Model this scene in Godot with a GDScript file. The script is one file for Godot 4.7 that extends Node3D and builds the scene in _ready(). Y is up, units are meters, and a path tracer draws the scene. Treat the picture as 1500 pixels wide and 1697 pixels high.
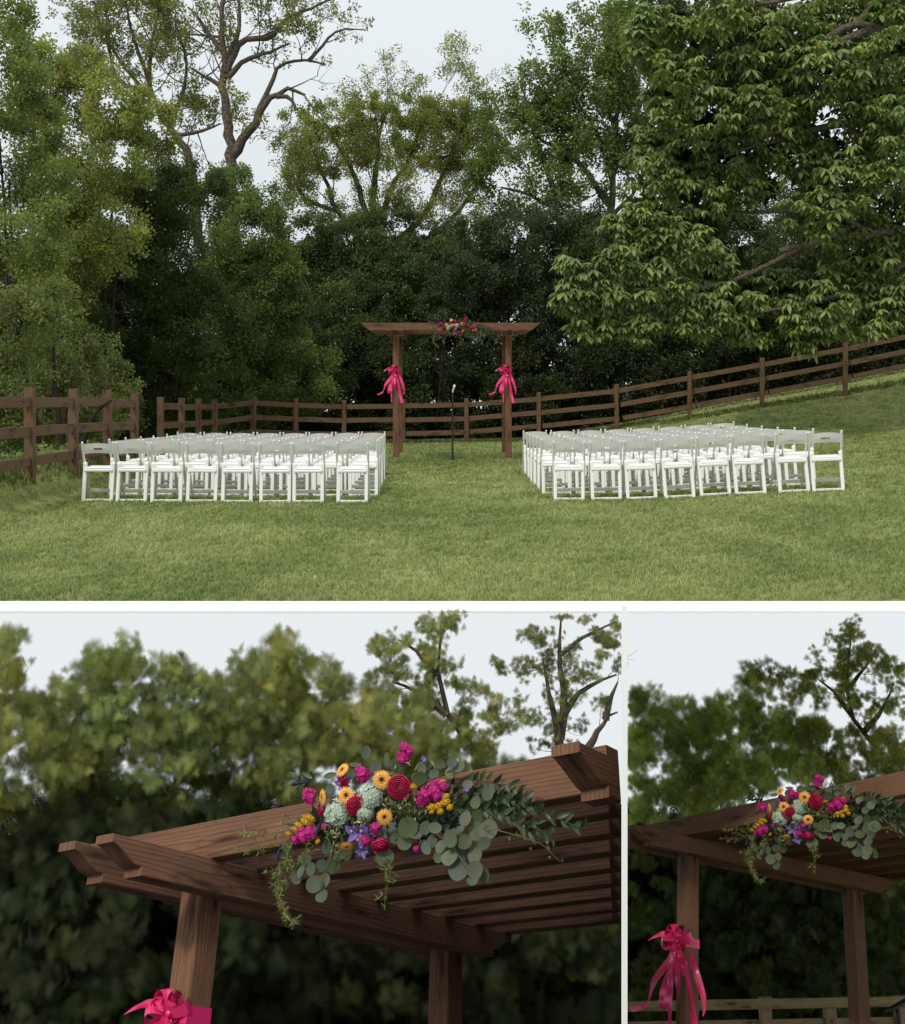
extends Node3D
# Three garden sets seen by one level camera: the ceremony lawn above, and below it two close views
# of the flower-hung pergola, parted by an added white divider.

const F := 2000.0          # focal length in pixels of the 1500 x 1697 frame
const CX := 750.0
const CY := 635.0          # the horizon
const EYE := 1.65
const WALL_L := 1030.0     # the added divider's faces, in pixels of its front end
const WALL_R := 1040.0

var rng := RandomNumberGenerator.new()
var noise := FastNoiseLite.new()
var used := {}
var M := {}
var meshes := {}

# ---------------------------------------------------------------- mesh builder
class MB:
	var v := PackedVector3Array()
	var n := PackedVector3Array()
	var uv := PackedVector2Array()
	var c := PackedColorArray()
	var ix := PackedInt32Array()
	var col := Color.WHITE
	var xf := Transform3D()

	func vert(p: Vector3, nn: Vector3, t := Vector2.ZERO) -> int:
		v.append(xf * p)
		n.append((xf.basis * nn).normalized())
		uv.append(t)
		c.append(col)
		return v.size() - 1

	func tri_i(a: int, b: int, d: int) -> void:      # counter-clockwise seen from the front
		ix.append(a)
		ix.append(d)
		ix.append(b)

	func quad(a: Vector3, b: Vector3, d: Vector3, e: Vector3, ta := Vector2.ZERO, tb := Vector2.ZERO, td := Vector2.ZERO, te := Vector2.ZERO) -> void:
		var nn := (b - a).cross(e - a)
		if nn.length() < 1e-12:
			nn = (d - b).cross(e - b)
		nn = nn.normalized()
		var i := vert(a, nn, ta)
		vert(b, nn, tb)
		vert(d, nn, td)
		vert(e, nn, te)
		tri_i(i, i + 1, i + 2)
		tri_i(i, i + 2, i + 3)

	func tri(a: Vector3, b: Vector3, d: Vector3) -> void:
		var nn := (b - a).cross(d - a).normalized()
		var i := vert(a, nn)
		vert(b, nn)
		vert(d, nn)
		tri_i(i, i + 1, i + 2)

	# polygon (counter-clockwise, x/y) pushed along z from z0 to z1; u runs along x
	func prism(poly: PackedVector2Array, z0: float, z1: float, us := 0.42, vs := 3.3, off := Vector2.ZERO, ch := 0.004) -> void:
		var t := Geometry2D.triangulate_polygon(poly)
		var small := inset(poly, ch)
		for side in 2:
			var z := z1 if side == 1 else z0
			var nn := Vector3(0, 0, 1 if side == 1 else -1)
			var base := v.size()
			for p in small:
				vert(Vector3(p.x, p.y, z), nn, Vector2(p.x * us, p.y * vs + 0.37 * side) + off)
			for k in range(0, t.size(), 3):
				var a := small[t[k]]
				var b := small[t[k + 1]]
				var d := small[t[k + 2]]
				var ccw := (b - a).cross(d - a) > 0
				if ccw == (side == 1):
					tri_i(base + t[k], base + t[k + 1], base + t[k + 2])
				else:
					tri_i(base + t[k], base + t[k + 2], base + t[k + 1])
		var m := poly.size()
		for k in m:
			var a := poly[k]
			var b := poly[(k + 1) % m]
			var sa := small[k]
			var sb := small[(k + 1) % m]
			var dx: float = absf(b.x - a.x)
			var dy: float = absf(b.y - a.y)
			var ua: float
			var ub: float
			if dx > dy:
				ua = a.x * us
				ub = b.x * us
			else:
				ua = a.y * us * 0.25
				ub = b.y * us * 0.25
			var w0 := z0 * vs
			var w1 := z1 * vs
			quad(Vector3(a.x, a.y, z0 + ch), Vector3(b.x, b.y, z0 + ch), Vector3(b.x, b.y, z1 - ch), Vector3(a.x, a.y, z1 - ch),
				Vector2(ua, w0) + off, Vector2(ub, w0) + off, Vector2(ub, w1) + off, Vector2(ua, w1) + off)
			quad(Vector3(a.x, a.y, z1 - ch), Vector3(b.x, b.y, z1 - ch), Vector3(sb.x, sb.y, z1), Vector3(sa.x, sa.y, z1), Vector2(ua, w1) + off, Vector2(ub, w1) + off, Vector2(ub, w1 + .02) + off, Vector2(ua, w1 + .02) + off)
			quad(Vector3(sa.x, sa.y, z0), Vector3(sb.x, sb.y, z0), Vector3(b.x, b.y, z0 + ch), Vector3(a.x, a.y, z0 + ch), Vector2(ua, w0) + off, Vector2(ub, w0) + off, Vector2(ub, w0 + .02) + off, Vector2(ua, w0 + .02) + off)

	static func inset(poly: PackedVector2Array, ch: float) -> PackedVector2Array:
		var out := PackedVector2Array()
		var m := poly.size()
		for k in m:
			var a := (poly[k] - poly[(k + m - 1) % m]).normalized()
			var b := (poly[(k + 1) % m] - poly[k]).normalized()
			var na := Vector2(-a.y, a.x)
			var nb := Vector2(-b.y, b.x)
			var s := (na + nb)
			var q: float = maxf(0.35, s.length_squared() * 0.5)
			out.append(poly[k] + s / q * ch)
		return out

	func box(lo: Vector3, hi: Vector3, us := 0.42, vs := 3.3, off := Vector2.ZERO, ch := 0.004) -> void:
		prism(PackedVector2Array([Vector2(lo.x, lo.y), Vector2(hi.x, lo.y), Vector2(hi.x, hi.y), Vector2(lo.x, hi.y)]), lo.z, hi.z, us, vs, off, ch)

	func tube(pts: PackedVector3Array, rad: PackedFloat32Array, sides := 6, cap := false) -> void:
		var m := pts.size()
		var up := Vector3(0.31, 0.11, 0.94)
		var first := v.size()
		var run := 0.0
		for k in m:
			var d := (pts[mini(k + 1, m - 1)] - pts[maxi(k - 1, 0)]).normalized()
			var a := d.cross(up)
			if a.length() < 0.1:
				a = d.cross(Vector3(0, 1, 0.2))
			a = a.normalized()
			var b := d.cross(a).normalized()
			if k > 0:
				run += pts[k].distance_to(pts[k - 1])
			for s in sides + 1:
				var g := TAU * s / sides
				var o := a * cos(g) + b * sin(g)
				vert(pts[k] + o * rad[k], o, Vector2(run * 0.7, float(s) / sides))
		for k in m - 1:
			for s in sides:
				var i := first + k * (sides + 1) + s
				var j := i + sides + 1
				tri_i(i, i + 1, j + 1)
				tri_i(i, j + 1, j)
		if cap:
			var e := vert(pts[m - 1], (pts[m - 1] - pts[m - 2]).normalized())
			for s in sides:
				tri_i(first + (m - 1) * (sides + 1) + s, first + (m - 1) * (sides + 1) + s + 1, e)

	# a strip between two edge lines, smooth
	func strip(ea: PackedVector3Array, eb: PackedVector3Array) -> void:
		var m := ea.size()
		var first := v.size()
		for k in m:
			var d := ea[mini(k + 1, m - 1)] - ea[maxi(k - 1, 0)] + eb[mini(k + 1, m - 1)] - eb[maxi(k - 1, 0)]
			var w := eb[k] - ea[k]
			if w.length() < 1e-5:
				w = eb[maxi(k - 1, 0)] - ea[maxi(k - 1, 0)]
			var nn := d.cross(w).normalized()
			vert(ea[k], nn, Vector2(0, k * 0.1))
			vert(eb[k], nn, Vector2(1, k * 0.1))
		for k in m - 1:
			var i := first + k * 2
			tri_i(i, i + 2, i + 3)
			tri_i(i, i + 3, i + 1)

	func ball(at: Vector3, r: Vector3, rings := 5, segs := 8) -> void:
		var first := v.size()
		for i in rings + 1:
			var p := PI * i / rings
			for j in segs + 1:
				var q := TAU * j / segs
				var o := Vector3(sin(p) * cos(q), cos(p), sin(p) * sin(q))
				vert(at + o * r, (o / r).normalized())
		for i in rings:
			for j in segs:
				var a := first + i * (segs + 1) + j
				var b := a + segs + 1
				tri_i(a, a + 1, b + 1)
				tri_i(a, b + 1, b)

	func mesh(mat: Material) -> ArrayMesh:
		var arr := []
		arr.resize(Mesh.ARRAY_MAX)
		arr[Mesh.ARRAY_VERTEX] = v
		arr[Mesh.ARRAY_NORMAL] = n
		arr[Mesh.ARRAY_TEX_UV] = uv
		arr[Mesh.ARRAY_COLOR] = c
		arr[Mesh.ARRAY_INDEX] = ix
		var m := ArrayMesh.new()
		m.add_surface_from_arrays(Mesh.PRIMITIVE_TRIANGLES, arr)
		m.surface_set_material(0, mat)
		return m

# ---------------------------------------------------------------- scene helpers
func numbered(called: String) -> String:
	used[called] = used.get(called, -1) + 1
	return called if used[called] == 0 else "%s_%03d" % [called, used[called]]

func tag(o: Node, label: String, category := "", group := "", kind := "") -> void:
	if label: o.set_meta("label", label)
	if category: o.set_meta("category", category)
	if group: o.set_meta("group", group)
	if kind: o.set_meta("kind", kind)

func thing(called: String, label: String, category: String, xf := Transform3D(), group := "") -> Node3D:
	var o := Node3D.new()
	o.name = numbered(called)
	o.transform = xf
	add_child(o)
	tag(o, label, category, group)
	return o

func part(called: String, mesh: Mesh, parent: Node, xf := Transform3D(), count := -1) -> MeshInstance3D:
	var o := MeshInstance3D.new()
	o.name = called if count <= 0 else "%s_%03d" % [called, count]
	o.mesh = mesh
	o.transform = xf
	parent.add_child(o, true)
	return o

func px(x: float, y: float, d: float) -> Vector3:
	return Vector3((x - CX) / F * d, EYE - (y - CY) / F * d, -d)

func rnd(a: float, b: float) -> float:
	return rng.randf_range(a, b)

func rdir() -> Vector3:
	var z := rnd(-1, 1)
	var t := rnd(0, TAU)
	var r := sqrt(1.0 - z * z)
	return Vector3(r * cos(t), z, r * sin(t))

func rbasis() -> Basis:
	return Basis(rdir(), rnd(0, TAU))

func ground(x: float, d: float) -> float:
	var t := x - 2.6
	d = minf(d, 36.5)
	var sp := 0.5 * (t + sqrt(t * t + 0.8))
	var k: float = 0.057 * clampf((d - 7.0) / 10.0, 0.2, 1.0)
	if d > 17.0:
		k += 0.123 * pow((d - 17.0) / 18.5, 2.0)
	var dip := 0.11 * smoothstep(17.0, 22.5, d)
	var left := smoothstep(-5.25, -6.1, x) * 0.62 * clampf((31.0 - d) / 15.0, 0.0, 1.0) * smoothstep(10.0, 15.0, d)
	return k * sp + left - dip + 0.02 * noise.get_noise_2d(x * 12, d * 12)

# ---------------------------------------------------------------- materials
func std(albedo: Color, rough := 0.8, spec := 0.4) -> StandardMaterial3D:
	var m := StandardMaterial3D.new()
	m.albedo_color = albedo.linear_to_srgb()      # given as linear, real-world values
	m.roughness = rough
	m.metallic_specular = spec
	return m

func leafmat(rough := 0.55, back := 0.5) -> StandardMaterial3D:
	var m := std(Color(1, 1, 1), rough, 0.4)
	m.vertex_color_use_as_albedo = true
	m.backlight_enabled = true
	m.backlight = Color(back * 0.9, back, back * 0.45).linear_to_srgb()
	m.cull_mode = BaseMaterial3D.CULL_DISABLED
	return m

func wood(base: Color, seed_: int, contrast: float) -> StandardMaterial3D:
	var w := 1024
	var h := 256
	var im := Image.create(w, h, false, Image.FORMAT_RGB8)
	var bm := Image.create(w, h, false, Image.FORMAT_RGB8)
	var a := FastNoiseLite.new()
	a.seed = seed_
	a.frequency = 0.01
	a.fractal_octaves = 3
	var b := FastNoiseLite.new()
	b.seed = seed_ + 5
	b.frequency = 0.09
	b.fractal_octaves = 2
	var r := RandomNumberGenerator.new()
	r.seed = seed_
	var knots := []
	for k in 9:
		knots.append(Vector3(r.randf_range(0, w), r.randf_range(20, h - 20), r.randf_range(8, 19)))
	var R: float = h / TAU
	for y in h:
		for x in w:
			var c0 := R * cos(TAU * y / h)
			var s0 := R * sin(TAU * y / h)
			var yy := y + 9.0 * a.get_noise_3d(x * 0.3, c0 * 0.7, s0 * 0.7)
			var dark := 0.0
			for k in knots:
				var q := Vector2((x - k.x) * 0.55, y - k.y)
				var d: float = q.length() / k.z
				if d < 7.0:
					yy += signf(q.y) * k.z * 1.6 * exp(-d * 0.55)
					dark = maxf(dark, exp(-d * d * 0.9))
					dark = maxf(dark, 0.35 * exp(-pow(d - 1.9, 2.0) * 6.0))
			var c1 := R * cos(TAU * yy / h)
			var s1 := R * sin(TAU * yy / h)
			var g := b.get_noise_3d(x * 0.045, c1 * 3.2, s1 * 3.2) * 0.5 + 0.5
			var ring := 0.5 + 0.5 * sin(yy * TAU * 17.0 / 256.0 + 2.5 * a.get_noise_3d(x * 0.22, c0 * 0.5, s0 * 0.5))
			var fine := b.get_noise_3d(x * 0.7, c0 * 6.0, s0 * 6.0)
			var t := 1.0 - contrast * (0.45 * ring * ring * ring + 0.5 * (1.0 - g)) + 0.07 * fine
			t *= 1.0 - 0.75 * dark
			var blotch := 1.0 + 0.22 * a.get_noise_3d(x * 1.5 + 900, c0 * 1.5, s0 * 1.5)
			t *= blotch
			var cc := Color(base.r * t, base.g * t * (1.0 + 0.05 * fine), base.b * t)
			if fine > 0.62 and a.get_noise_2d(x * 3.0, y * 3.0 + 300) > 0.42:
				cc = cc.lerp(Color(0.45, 0.40, 0.36), 0.5)
			im.set_pixel(x, y, cc.linear_to_srgb())
			var hh: float = clampf(0.5 + 0.28 * (g - 0.5) + 0.25 * fine - 0.25 * dark + 0.12 * ring, 0, 1)
			bm.set_pixel(x, y, Color(hh, hh, hh))
	var m := StandardMaterial3D.new()
	m.albedo_texture = ImageTexture.create_from_image(im)
	m.heightmap_enabled = true
	m.heightmap_texture = ImageTexture.create_from_image(bm)
	m.heightmap_scale = 0.35
	m.roughness = 0.8
	m.metallic_specular = 0.3
	return m

func soft_texture() -> ImageTexture:      # a soft-edged leaf clump
	var s := 96
	var im := Image.create(s, s, false, Image.FORMAT_RGBA8)
	for y in s:
		for x in s:
			var q := Vector2(x - s * 0.5 + 0.5, y - s * 0.5 + 0.5) / (s * 0.5)
			var wob := 1.0 + 0.16 * sin(3.0 * q.angle() + 1.0) + 0.1 * sin(5.0 * q.angle())
			var a := pow(1.0 - smoothstep(0.0, 1.0, q.length() * wob), 0.8)
			im.set_pixel(x, y, Color(1, 1, 1, a))
	return ImageTexture.create_from_image(im)

func make_materials() -> void:
	M.leaf = leafmat(0.5, 0.9)
	M.bigleaf = leafmat(0.42, 0.75)
	M.grass = leafmat(0.6, 0.4)
	M.petal = leafmat(0.5, 0.3)
	M.euc = leafmat(0.6, 0.12)
	M.soft = leafmat(0.8, 0.8)
	M.soft.albedo_texture = soft_texture()
	M.soft.transparency = BaseMaterial3D.TRANSPARENCY_ALPHA
	M.soft.albedo_color = Color(1, 1, 1, 0.85)
	M.white = std(Color(0.79, 0.795, 0.785), 0.45, 0.5)
	M.pad = std(Color(0.82, 0.825, 0.82), 0.55, 0.4)
	M.paint = std(Color(0.90, 0.915, 0.93), 0.7, 0.3)
	M.low_bounce_dark = std(Color(0.05, 0.055, 0.04), 0.9, 0.2)  # dark so the added divider's sides bounce little light
	M.soil_and_shade = std(Color(0.045, 0.045, 0.025), 0.95, 0.1)  # woodland soil; under the lower left pergola, grass darkened as shade
	M.black = std(Color(0.012, 0.012, 0.013), 0.45, 0.5)
	M.stain = wood(Color(0.215, 0.109, 0.068), 3, 0.62)
	M.fence = wood(Color(0.19, 0.115, 0.07), 11, 0.6)
	M.pink = std(Color(0.72, 0.030, 0.17), 0.30, 0.6)
	M.pink.backlight_enabled = true
	M.pink.backlight = Color(0.25, 0.02, 0.09)
	M.pink.cull_mode = BaseMaterial3D.CULL_DISABLED
	M.shade_bark = std(Color(0.035, 0.028, 0.022), 0.9, 0.2)
	M.brightened_fence = wood(Color(0.44, 0.33, 0.215), 17, 0.5)  # fence wood brightened to make up for the dim light there
	M.bark = std(Color(0.11, 0.09, 0.07), 0.9, 0.2)
	var nt := NoiseTexture2D.new()
	nt.width = 256
	nt.height = 256
	nt.seamless = true
	var fn := FastNoiseLite.new()
	fn.seed = 4
	fn.frequency = 0.03
	fn.fractal_octaves = 4
	nt.noise = fn
	var gr := Gradient.new()
	gr.set_color(0, Color(0.045, 0.035, 0.026).linear_to_srgb())
	gr.set_color(1, Color(0.19, 0.16, 0.13).linear_to_srgb())
	nt.color_ramp = gr
	M.bark.albedo_color = Color.WHITE
	M.bark.albedo_texture = nt
	M.bark.uv1_scale = Vector3(1.5, 1, 1)
	# soil and thatch under the grass
	var lt := NoiseTexture2D.new()
	lt.width = 512
	lt.height = 512
	lt.seamless = true
	var ln := FastNoiseLite.new()
	ln.seed = 8
	ln.frequency = 0.02
	ln.fractal_octaves = 5
	lt.noise = ln
	var lg := Gradient.new()
	lg.set_color(0, Color(0.12, 0.145, 0.04).linear_to_srgb())
	lg.set_color(1, Color(0.28, 0.28, 0.10).linear_to_srgb())
	lt.color_ramp = lg
	M.lawn = std(Color.WHITE, 0.95, 0.2)
	M.lawn.albedo_texture = lt
	M.lawn.uv1_triplanar = true
	M.lawn.uv1_world_triplanar = true
	M.lawn.uv1_scale = Vector3(0.35, 0.35, 0.35)

# ---------------------------------------------------------------- pergola (origin: top of the front left post)
const PW := 0.14
const PD := 1.90
const PX := 2.568
const OV := 0.708
const HB := 0.1426
const HR := 0.1667
const RZ := 0.139
const RS := 0.2967
const TE := 0.0355
const NL := 0.178
const BK := 0.40
const TB := 0.11
const TR := 0.095

func beam_outline(front: float, back: float, ogee_front: bool) -> PackedVector2Array:
	var p := PackedVector2Array()      # x = -z (towards the back), y up; listed counter-clockwise
	var x0 := -front
	if ogee_front:
		p.append(Vector2(x0 + NL, 0))
	else:
		p.append(Vector2(x0, 0))
	p.append(Vector2(PD + back - NL, 0))
	p.append(Vector2(PD + back - NL, 0.035))
	for k in range(1, 9):
		var t := k / 9.0
		p.append(Vector2(PD + back - NL * (1.0 - t) , 0.035 + (HB - TE - 0.035) * (0.5 - 0.5 * cos(PI * t))))
	p.append(Vector2(PD + back, HB - TE))
	p.append(Vector2(PD + back, HB))
	p.append(Vector2(x0, HB))
	if ogee_front:
		p.append(Vector2(x0, HB - TE))
		for k in range(1, 9):
			var t := 1.0 - k / 9.0
			p.append(Vector2(x0 + NL * (1.0 - t), 0.035 + (HB - TE - 0.035) * (0.5 - 0.5 * cos(PI * t))))
		p.append(Vector2(x0 + NL, 0.035))
	return p

# how far along a line through a (direction b) the added divider's face at pixel column col lies
func to_wall(xf: Transform3D, a: Vector3, b: Vector3, col: float) -> float:
	var p := xf * a
	var q := xf.basis * b
	var k := (col - CX) / F
	return (-k * p.z - p.x) / (q.x + k * q.z)

func pergola(label: String, xf: Transform3D, side := "") -> Node3D:
	var o := thing("pergola", label, "pergola", xf, "cedar-stained pergolas")
	var wide := PX + (1.1 if side == "right" else 0.0)
	var post := MB.new()
	post.prism(PackedVector2Array([Vector2(-2.75, -PW / 2), Vector2(0.10, -PW / 2), Vector2(0.10, PW / 2), Vector2(-2.75, PW / 2)]), -PW / 2, PW / 2, 0.34, 3.3, Vector2(0.95, 0.2), 0.006)
	var up := Basis(Vector3(0, 1, 0), Vector3(-1, 0, 0), Vector3(0, 0, 1))
	var pm := post.mesh(M.stain)
	for x in [0.0, wide]:
		if side == "left" and x > 0: continue
		for z in [0.0, -PD]:
			part("post", pm, o, Transform3D(up * Basis(Vector3(1, 0, 0), PI * 0.5 * (rng.randi() % 2) if z < 0 else 0.0), Vector3(x, 0, z)))
	var turn := Basis(Vector3(0, 0, -1), Vector3(0, 1, 0), Vector3(1, 0, 0))      # outline x to the back, thickness along x
	var ends := []
	for x in [-PW / 2 - TB / 2, PW / 2 + TB / 2, wide - PW / 2 - TB / 2, wide + PW / 2 + TB / 2]:
		var front := OV
		var back := BK
		var og := true
		var face := 0.0
		if side == "left" and x > 1.0:
			if x > PX: continue
			face = to_wall(xf, Vector3(x + TB / 2, 0, 0), Vector3(0, 0, -1), WALL_L + 0.5)
			var b := MB.new()
			b.prism(PackedVector2Array([Vector2(-front + NL, 0), Vector2(face, 0), Vector2(face, HB), Vector2(-front, HB), Vector2(-front, HB - TE),
				Vector2(-front + NL * 0.12, HB - TE - 0.004), Vector2(-front + NL * 0.3, HB - TE - 0.02), Vector2(-front + NL * 0.5, (HB - TE + 0.035) * 0.5), Vector2(-front + NL * 0.7, 0.052), Vector2(-front + NL * 0.88, 0.038), Vector2(-front + NL, 0.035)]), -TB / 2, TB / 2, 0.3, 3.3, Vector2(rnd(0.22, 0.3), rnd(0, 1)))
			part("beam", b.mesh(M.stain), o, Transform3D(turn, Vector3(x, 0, 0)))
			continue
		if side == "right" and x < 1.0:
			face = to_wall(xf, Vector3(x - TB / 2, 0, 0), Vector3(0, 0, 1), WALL_L + 3.0)
			if face < front:
				front = face
				og = false
		var b := MB.new()
		b.prism(beam_outline(front, back, og), -TB / 2, TB / 2, 0.3, 3.3, Vector2(rnd(0.22, 0.3), rnd(0, 1)))
		part("beam", b.mesh(M.stain), o, Transform3D(turn, Vector3(x, 0, 0)))
	for k in 9:
		var z := RZ - RS * k
		var x0 := -0.78
		var x1 := wide + 0.70
		var cut := 0.17
		var r := MB.new()
		var poly: PackedVector2Array
		if side == "left":
			x1 = 99.0
			for yy in [HB, HB + HR]:
				for zz in [z, z - TR]:
					x1 = minf(x1, to_wall(xf, Vector3(0, yy, zz), Vector3(1, 0, 0), WALL_L - 0.5))
			poly = PackedVector2Array([Vector2(x0 + cut, HB), Vector2(x1, HB), Vector2(x1, HB + HR), Vector2(x0, HB + HR), Vector2(x0, HB + HR - 0.03)])
		else:
			if side == "right":
				x0 = maxf(x0, to_wall(xf, Vector3(0, HB, z - TR), Vector3(-1, 0, 0), WALL_R + 0.5) * -1.0)
				cut = 0.0
			poly = PackedVector2Array([Vector2(x0 + cut, HB), Vector2(x1 - 0.17, HB), Vector2(x1, HB + HR - 0.03), Vector2(x1, HB + HR), Vector2(x0, HB + HR), Vector2(x0, HB + HR - 0.03)])
		r.prism(poly, z - TR, z, 0.22, 3.3, Vector2(0.18, rnd(0, 1)))
		part("rafter", r.mesh(M.stain), o)
	return o

# ---------------------------------------------------------------- bow (origin: on the post's front edge at the knot; x right, y up, z out)
func ribbon(mb: MB, pts: Array, s: float, z0: float, curl: float) -> void:
	# pts: x, y, width in the bow drawing's units
	var c := Curve3D.new()
	var w := Curve.new()
	w.max_value = 400
	w.min_value = 0
	var m := pts.size()
	for k in m:
		var p := Vector3(pts[k].x - 650, 520 - pts[k].y, 0)
		var q0: Vector3 = pts[maxi(k - 1, 0)]
		var q1: Vector3 = pts[mini(k + 1, m - 1)]
		var d := Vector3(q1.x - q0.x, q0.y - q1.y, 0) * 0.17
		c.add_point(p, -d, d)
		w.add_point(Vector2(float(k) / (m - 1), pts[k].z))
	var ea := PackedVector3Array()
	var eb := PackedVector3Array()
	var steps := 22
	for i in steps + 1:
		var t := float(i) / steps
		var f := t * (m - 1)
		var p := c.samplef(f)
		var d := c.samplef(minf(f + 0.05, m - 1)) - c.samplef(maxf(f - 0.05, 0))
		d = d.normalized()
		var nn := Vector3(-d.y, d.x, 0)
		var hw := w.sample(t) * 0.5
		var z := z0 + (0.02 * sin(t * 7.0 + curl * 9.0) + 0.035 * t) * 1.0
		var tw := 0.3 + 0.5 * sin(t * 5.0 + curl * 4.0)
		ea.append((p + nn * hw) * s + Vector3(0, 0, z + hw * s * tw))
		eb.append((p - nn * hw) * s + Vector3(0, 0, z - hw * s * tw * 0.4))
	var em := PackedVector3Array()
	for i in ea.size():
		em.append((ea[i] + eb[i]) * 0.5 + Vector3(0, 0, ea[i].distance_to(eb[i]) * (0.10 + 0.16 * sin(i * 0.55 + curl * 11.0))))
	mb.strip(ea, em)
	mb.strip(em, eb)

func loop_ribbon(mb: MB, tip: Vector2, wid: float, s: float, lift: float, tilt: float) -> void:
	var d := Vector3(tip.x - 650, 520 - tip.y, 0)
	var length := d.length()
	d = d.normalized()
	var side := Vector3(-d.y, d.x, 0)
	var out := Vector3(0, 0, 1)
	var wdir := (side * cos(tilt) + out * sin(tilt)).normalized()
	var thick := d.cross(wdir).normalized()
	var ea := PackedVector3Array()
	var eb := PackedVector3Array()
	for i in 29:
		var t := PI * 2.0 * i / 28.0
		var r := length * 0.5 * (1.0 - cos(t))
		var h := length * 0.52 * sin(t) * (0.3 + 0.7 * pow(sin(t * 0.5), 2.0))
		var ww := wid * (0.38 + 0.62 * pow(sin(t * 0.5), 0.5))
		var p := d * r + thick * h + out * (lift / s + r * 0.12)
		ea.append((p + wdir * ww * 0.5) * s)
		eb.append((p - wdir * ww * 0.5) * s)
	mb.strip(ea, eb)

func bow(label: String, xf: Transform3D, s := 0.0006, mirror := false, yaw := 0.0) -> Node3D:
	var o := thing("ribbon_bow", label, "bow", xf, "pink bows tied to the pergola posts")
	var fl := Transform3D(Basis(Vector3.UP, yaw) * Basis.from_scale(Vector3(-1 if mirror else 1, 1, 1)), Vector3(0.05 if mirror else -0.05, 0, 0.004))
	var tails := [
		[Vector3(610, 560, 40), Vector3(575, 740, 105), Vector3(460, 900, 120), Vector3(335, 1060, 100), Vector3(285, 1200, 50), Vector3(250, 1310, 25), Vector3(190, 1385, 55), Vector3(90, 1430, 70), Vector3(8, 1442, 72)],
		[Vector3(640, 560, 40), Vector3(560, 860, 70), Vector3(530, 1050, 150), Vector3(510, 1220, 180), Vector3(485, 1320, 150), Vector3(462, 1415, 95)],
		[Vector3(630, 560, 40), Vector3(600, 860, 70), Vector3(575, 1100, 70), Vector3(560, 1380, 60), Vector3(575, 1660, 34), Vector3(580, 1760, 30)],
		[Vector3(655, 560, 40), Vector3(680, 800, 105), Vector3(690, 1050, 95), Vector3(700, 1240, 4)],
		[Vector3(690, 560, 40), Vector3(780, 860, 105), Vector3(840, 1150, 110), Vector3(900, 1450, 100), Vector3(950, 1650, 95), Vector3(975, 1780, 90)],
		[Vector3(720, 540, 40), Vector3(830, 640, 70), Vector3(910, 800, 95), Vector3(985, 990, 98), Vector3(1050, 1190, 85), Vector3(1068, 1340, 45), Vector3(1045, 1460, 14)],
		[Vector3(640, 500, 40), Vector3(570, 440, 90), Vector3(470, 430, 80), Vector3(370, 470, 42), Vector3(258, 548, 4)],
		[Vector3(680, 560, 50), Vector3(715, 680, 90), Vector3(765, 770, 100), Vector3(815, 830, 60)]]
	for k in tails.size():
		var mb := MB.new()
		mb.xf = fl
		ribbon(mb, tails[k], s, 0.012 + 0.006 * k, k * 0.37)
		part("tail", mb.mesh(M.pink), o)
	var loops := [[Vector2(585, 300), 120.0, .7], [Vector2(725, 300), 110.0, -.8], [Vector2(890, 420), 125.0, .6], [Vector2(610, 390), 105.0, -.9], [Vector2(440, 560), 120.0, .8],
		[Vector2(510, 470), 110.0, -.6], [Vector2(750, 620), 115.0, .9], [Vector2(700, 405), 100.0, .5], [Vector2(560, 640), 105.0, -.8], [Vector2(815, 520), 100.0, -.7], [Vector2(660, 340), 90.0, 1.1], [Vector2(800, 370), 95.0, .9], [Vector2(520, 390), 90.0, 1.0]]
	for k in loops.size():
		var mb := MB.new()
		mb.xf = fl
		loop_ribbon(mb, loops[k][0], loops[k][1], s, 0.035 + 0.006 * (k % 4), loops[k][2])
		part("loop", mb.mesh(M.pink), o)
	var kn := MB.new()
	kn.ball(Vector3(0, 0, 0.045), Vector3(0.018, 0.018, 0.014))
	part("knot", kn.mesh(M.pink), o)
	var band := MB.new()
	var hw := PW / 2 + 0.003
	var y0 := -0.04
	var y1 := 0.032
	var cs := [Vector3(-hw, 0, 0.003), Vector3(hw, 0, 0.003), Vector3(hw, 0, -2 * hw + 0.003), Vector3(-hw, 0, -2 * hw + 0.003)]
	for k in 4:
		var a: Vector3 = cs[k]
		var b: Vector3 = cs[(k + 1) % 4]
		band.quad(a + Vector3(0, y0, 0), b + Vector3(0, y0, 0), b + Vector3(0, y1, 0), a + Vector3(0, y1, 0))
	part("band", band.mesh(M.pink), o)
	return o

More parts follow.
